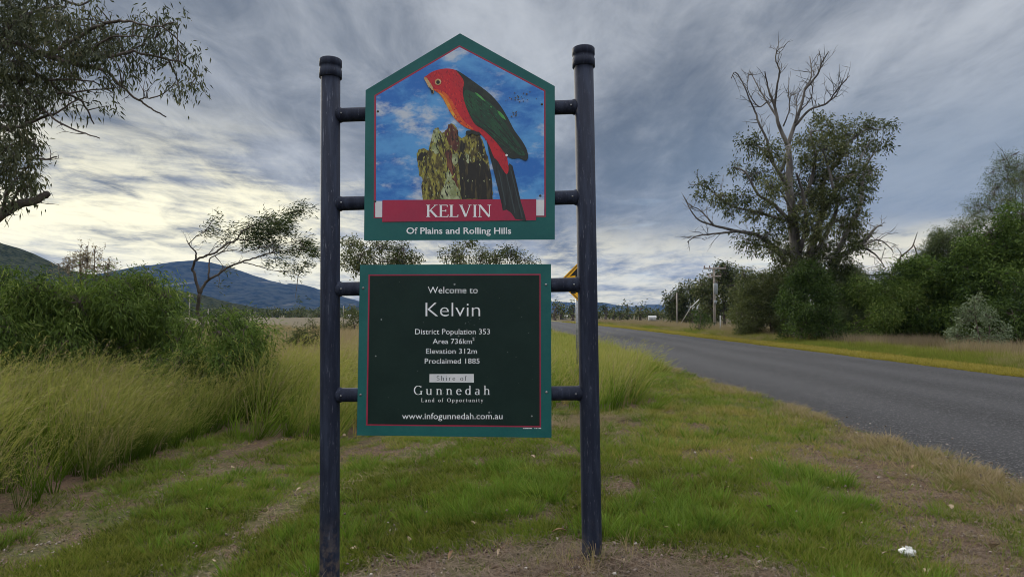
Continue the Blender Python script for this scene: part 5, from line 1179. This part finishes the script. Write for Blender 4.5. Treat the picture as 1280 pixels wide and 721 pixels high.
# mown hay lines across the slope
X = rs.uniform(-1.0, 3.2, 1500); Y = 8.9 + 0.1 * X + rs.normal(size=1500) * 0.28; k = fbm(X * 1.2, Y, 99) > 0.47; X, Y = X[k], Y[k]; n = len(X)
X2 = rs.uniform(-2.2, -0.4, 60); Y2 = 7.3 + (X2 + 1.3) * 1.6 + rs.normal(size=60) * 0.22; X = np.r_[X, X2]; Y = np.r_[Y, Y2]; n = len(X)
scatter('straw_litter', T5, M_g4, X, Y, rs.uniform(.9, 1.8, n), rs.uniform(0, .7, n), rs, sink=-0.015, tilt=0.12)

# small stones and pale chips along the road edge and on the bare soil
TP = []
for k in range(4):
    r2 = np.random.default_rng(480 + k); m = MB()
    for q_ in range(5):
        c_ = np.array([r2.normal() * .08, r2.normal() * .08, .003]); s_ = r2.uniform(.003, .008)
        V8 = np.array([(x, y, z) for x in (-1, 1) for y in (-1, 1) for z in (-1, 1)], float) * s_ * r2.uniform(.6, 1.2, (8, 1)) * np.array([1, .8, .6])
        m.add(V8 + c_, [(0, 1, 3, 2), (4, 6, 7, 5), (0, 4, 5, 1), (2, 3, 7, 6), (0, 2, 6, 4), (1, 5, 7, 3)], None, r2.uniform())
    TP.append(m)
M_peb = gmat('small_stone', (0.09, 0.065, 0.05), (0.22, 0.18, 0.15), (0.42, 0.38, 0.33), (0.16, 0.13, 0.11), 0.0)
X, Y = frustum_pts(7000, 2.2, 14, rs); k = (rs.uniform(size=len(X)) < bare(X, Y) * .5 + .02) & (lateral(X, Y) < -HALF + 0.1); X, Y = X[k], Y[k]
Y2 = 3 * (25 / 3) ** rs.uniform(0, 1, 1600); X2 = road_c(Y2) - HALF + rs.normal(size=len(Y2)) * 0.16 - .05; X, Y = np.r_[X, X2], np.r_[Y, Y2]; n = len(X)
scatter('gravel', TP, M_peb, X, Y, rs.uniform(.5, 1.5, n), rs.uniform(0, 1, n) ** 1.5, rs, sink=0.0, tilt=0.2)

# tall grass, blown to the right
T3 = [blades(20, .40, 1.2, .0105, .38, (0.22, 0), 6, 360 + k, base_r=0.07, curl=0.32, head=(k % 2 == 0)) for k in range(6)]
X, Y = frustum_pts(17000, 4.2, 30, rs, 1.2); tm = tallmask(X, Y)
keep = rs.uniform(size=len(X)) < tm * (0.12 + 0.88 * sstep(0.40, 0.58, fbm(X * 2.0, Y * 1.3, 63))); X, Y = X[keep], Y[keep]; n = len(X)
ed = np.clip(np.where(X > -3, 1, tallmask(X + 0.5, Y)), 0, 1)
hs = (0.45 + 1.15 * fbm(X * 0.9, Y * 0.7, 81)) * (0.62 + 0.38 * ed) * np.where(X > -3.4, 0.80, 1.0) * rs.uniform(.75, 1.15, n) * (1 - 0.30 * sstep(12, 20, Y))
tint = np.clip(0.22 + 0.3 * sstep(-4.5, -2.5, X) + (fbm(X * .6, Y * .6, 83) - .5) * 1.2 + rs.normal(size=n) * .26, 0, 1)
scatter('tall_grass', T3, M_g3, X, Y, hs, tint, rs, tilt=0.13, wid=1 + np.clip(Y - 8, 0, 30) / 22, align=0.0)
k = rs.uniform(size=n) < 0.25                # dead stalks and straw-coloured stems standing among the green
T3d = [blades(9, .5, 1.25, .008, .30, (0.30, 0), 5, 440 + j, base_r=0.12, curl=0.22, head=True) for j in range(3)]
scatter('tall_grass', T3d, M_g4, X[k], Y[k], hs[k], rs.uniform(0, .8, k.sum()), rs, tilt=0.2, align=0.0)
# far tall grass towards the road bend and the paddock
T4 = [blades(22, .35, .75, .012, .25, (0.2, 0), 3, 380 + k, base_r=0.15, curl=0.3) for k in range(4)]
Y = 17 * (75 / 17) ** rs.uniform(0, 1, 30000); X = rs.uniform(-0.9, 0.25, len(Y)) * Y
keep = (lateral(X, Y) < -HALF - 0.5) & (rs.uniform(size=len(Y)) < sstep(0.3, 0.55, fbm(X * .2, Y * .1, 85))); X, Y = X[keep], Y[keep]; n = len(X)
nearroad = sstep(-14, -6, lateral(X, Y))
scatter('paddock_grass', T4, M_g4, X[nearroad < .5], Y[nearroad < .5], rs.uniform(.7, 1.4, n)[nearroad < .5] , np.clip(rs.uniform(0, .85, n), 0, 1)[nearroad < .5], rs, wid=1.6)
k = nearroad >= .5
scatter('paddock_grass', T4, M_g3, X[k], Y[k], rs.uniform(.35, .8, n)[k], np.clip(rs.uniform(.3, 1, n), 0, 1)[k], rs, wid=1.8)
# far verge: mown yellow strip, then green, then pinkish dry grass against the scrub
Y = 12 * (110 / 12) ** rs.uniform(0, 1, 26000); la = HALF - 0.12 + rs.uniform(0.0, 1.5, len(Y)) ** 1.0 + (fbm(Y * .9, Y * 0 + 2, 24) - .5) * .7 * rs.uniform(0, 1, len(Y)); X = road_c(Y) + la; n = len(X)
T6b = [blades(20, .04, .11, .010, .7, (0.1, 0), 2, 342 + k, base_r=0.12) for k in range(4)]
scatter('verge_grass', T6b, M_g6, X, Y, rs.uniform(.6, 1.2, n), np.clip(rs.uniform(0, .8, n), 0, 1), rs, wid=1 + Y / 40)
Y = 14 * (110 / 14) ** rs.uniform(0, 1, 26000); la = HALF + 1.3 + rs.exponential(1.6, len(Y)); X = road_c(Y) + la; n = len(X)
vp = fbm(X * .35, Y * .22, 88); vs = rs.uniform(.25, .85, n) * (0.4 + 0.6 * sstep(1.3, 3.5, la - HALF)) * (0.6 + 0.8 * vp); vd = rs.uniform(size=n) < sstep(.42, .62, vp) * .7
scatter('verge_grass', T4, M_g1, X[~vd], Y[~vd], vs[~vd], np.clip(rs.uniform(0, .8, (~vd).sum()), 0, 1), rs, wid=1.3)
scatter('verge_grass', T4, M_g4, X[vd], Y[vd], vs[vd], np.clip(rs.uniform(0, 1, vd.sum()), 0, 1), rs, wid=1.1)
Y = 16 * (120 / 16) ** rs.uniform(0, 1, 20000); la = HALF + 3.4 + rs.gamma(2.2, 1.7, len(Y)); X = road_c(Y) + la; n = len(X)
keep = fbm(X * .5, Y * .3, 87) > 0.42; X, Y = X[keep], Y[keep]; n = len(X)
scatter('dry_grass', T4, gmat('pink_dry_grass', (0.13, 0.115, 0.055), (0.25, 0.195, 0.125), (0.13, 0.15, 0.04), (0.29, 0.225, 0.16)), X, Y, rs.uniform(.7, 1.35, n), rs.uniform(0, .9, n), rs, wid=1.2)

# ------------------------------------------------------------------ fallen leaves and the white tuft
M_fl = mat('pale_dead_leaf', (0.38, 0.30, 0.20), 0.8, (0.24, 0.17, 0.10), 30, 'Object')
M_fl2 = mat('brown_dead_leaf', (0.27, 0.17, 0.09), 0.8, (0.17, 0.10, 0.055), 30, 'Object')
def leaf_mesh(seed, broad):
    r2 = np.random.default_rng(seed); m = MB(); n = 7; V = []; L = 0.055 if broad else 0.085; W = 0.024 if broad else 0.010
    for k in range(n):
        f = k / (n - 1); wv = W * math.sin(math.pi * min(1, f * 1.0 + 0.02)) ** 0.8 * (1 + r2.uniform(-.15, .15)); z = 0.012 * math.sin(f * 3.1) + 0.004; y = 0.012 * math.sin(f * 2.5)
        V += [(f * L, y - wv, z + 0.005), (f * L, y, z), (f * L, y + wv, z + 0.006)]
    q = []
    for k in range(n - 1): q += [(3 * k, 3 * k + 1, 3 * k + 4, 3 * k + 3), (3 * k + 1, 3 * k + 2, 3 * k + 5, 3 * k + 4)]
    m.add(V, q); return m
LMs = [leaf_mesh(500 + k, k % 2 == 0).mesh('fallen_leaf', M_fl if k < 3 else M_fl2) for k in range(4)]
rs = np.random.default_rng(17)
spots = [(212, 690, 0), (432, 545, 1), (558, 574, 1), (577, 558, 0), (510, 680, 0), (470, 690, 1), (592, 660, 0), (652, 612, 1), (720, 638, 0), (448, 690, 1), (505, 640, 1), (668, 575, 1), (840, 668, 0), (852, 662, 1), (940, 577, 0), (962, 640, 1), (1058, 646, 0), (1070, 655, 1), (1085, 674, 1), (1102, 698, 0), (1010, 622, 1), (952, 719, 1), (1142, 585, 1), (1040, 604, 0), (1020, 690, 1), (1163, 716, 1), (268, 707, 0), (262, 640, 1), (300, 690, 1), (125, 658, 1), (290, 585, 0), (253, 615, 1), (370, 618, 0), (905, 615, 1), (990, 660, 1), (780, 700, 0), (622, 700, 1), (560, 705, 0), (690, 670, 1), (1190, 640, 1), (1240, 690, 0), (885, 700, 0), (820, 630, 1)]
def ground_hit(px, py):
    d = ray(px, py); t = 1.0
    for _ in range(60):
        p = Vector((0, 0, CAM_Z)) + d * t; t += (p.z - gz(p.x, p.y)) / max(0.05, -d.z) * 0.7
    return Vector((0, 0, CAM_Z)) + d * t
for k, (x, y, b) in enumerate(spots):
    p = ground_hit(x, y); o = bpy.data.objects.new('fallen_leaf', LMs[(k * 7 + (0 if not b else 1)) % 4]); COL.objects.link(o)
    o.location = (p.x, p.y, p.z + 0.022); o.rotation_euler = (rs.normal() * .35, rs.normal() * .35, rs.uniform(0, 6.28)); s_ = rs.uniform(.7, 1.25); o.scale = (s_, s_, s_)
    where = 'left of the left sign post' if x < 400 else 'on the ground between the two sign posts' if x < 728 else 'on the grass right of the right sign post' if x < 1000 else 'on the brown soil near the road edge'
    tag(o, 'small dry gum leaf lying ' + where, 'leaf', 'dry leaves scattered on the ground')
p = ground_hit(1134, 696); m = MB(); r2 = np.random.default_rng(4)
U, Vv = 14, 8
pts = []
for i_ in range(Vv + 1):
    for j_ in range(U):
        th = math.pi * i_ / Vv; ph = 2 * math.pi * j_ / U; rr = 1 + r2.normal() * .16
        pts.append((p.x + .042 * rr * math.sin(th) * math.cos(ph), p.y + .030 * rr * math.sin(th) * math.sin(ph), p.z + .030 + .026 * rr * math.cos(th)))
m.add(pts, [(i_ * U + j_, (i_ + 1) * U + j_, (i_ + 1) * U + (j_ + 1) % U, i_ * U + (j_ + 1) % U) for i_ in range(Vv) for j_ in range(U)])
for _ in range(50):
    d_ = r2.normal(size=3); d_[2] = abs(d_[2]); d_ /= np.linalg.norm(d_); c_ = np.array([p.x, p.y, p.z + .03]) + d_ * np.array([.035, .025, .02]); s2 = np.cross(d_, r2.normal(size=3)) * .004
    m.add([c_ - s2, c_ + s2, c_ + d_ * .02 + s2 * .3, c_ + d_ * .02 - s2 * .3], [(0, 1, 2, 3)])
tag(m.build('feather_tuft', mat('white_down', (0.75, 0.75, 0.73), 0.9)), 'small fluffy white tuft lying on the brown soil at lower right', 'tuft')

# ------------------------------------------------------------------ haze
hz = MB(); box(hz, (0, 1950, 169.5), (13000, 8500, 343))
hm = bpy.data.materials.new('pale_air'); hm.use_nodes = True; t = NT(hm.node_tree); t.n.clear()
vv = t.node('ShaderNodeVolumePrincipled', {'Color': (0.21, 0.42, 0.90, 1), 'Density': 0.000062, 'Anisotropy': 0.0})
t.l.new(vv.outputs[0], t.node('ShaderNodeOutputMaterial').inputs['Volume'])
tag(hz.build('haze', hm), kind='stuff')

# print('TRIS', sum(len(o.data.loops) - 2 * len(o.data.polygons) for o in bpy.data.objects if o.type == 'MESH'))
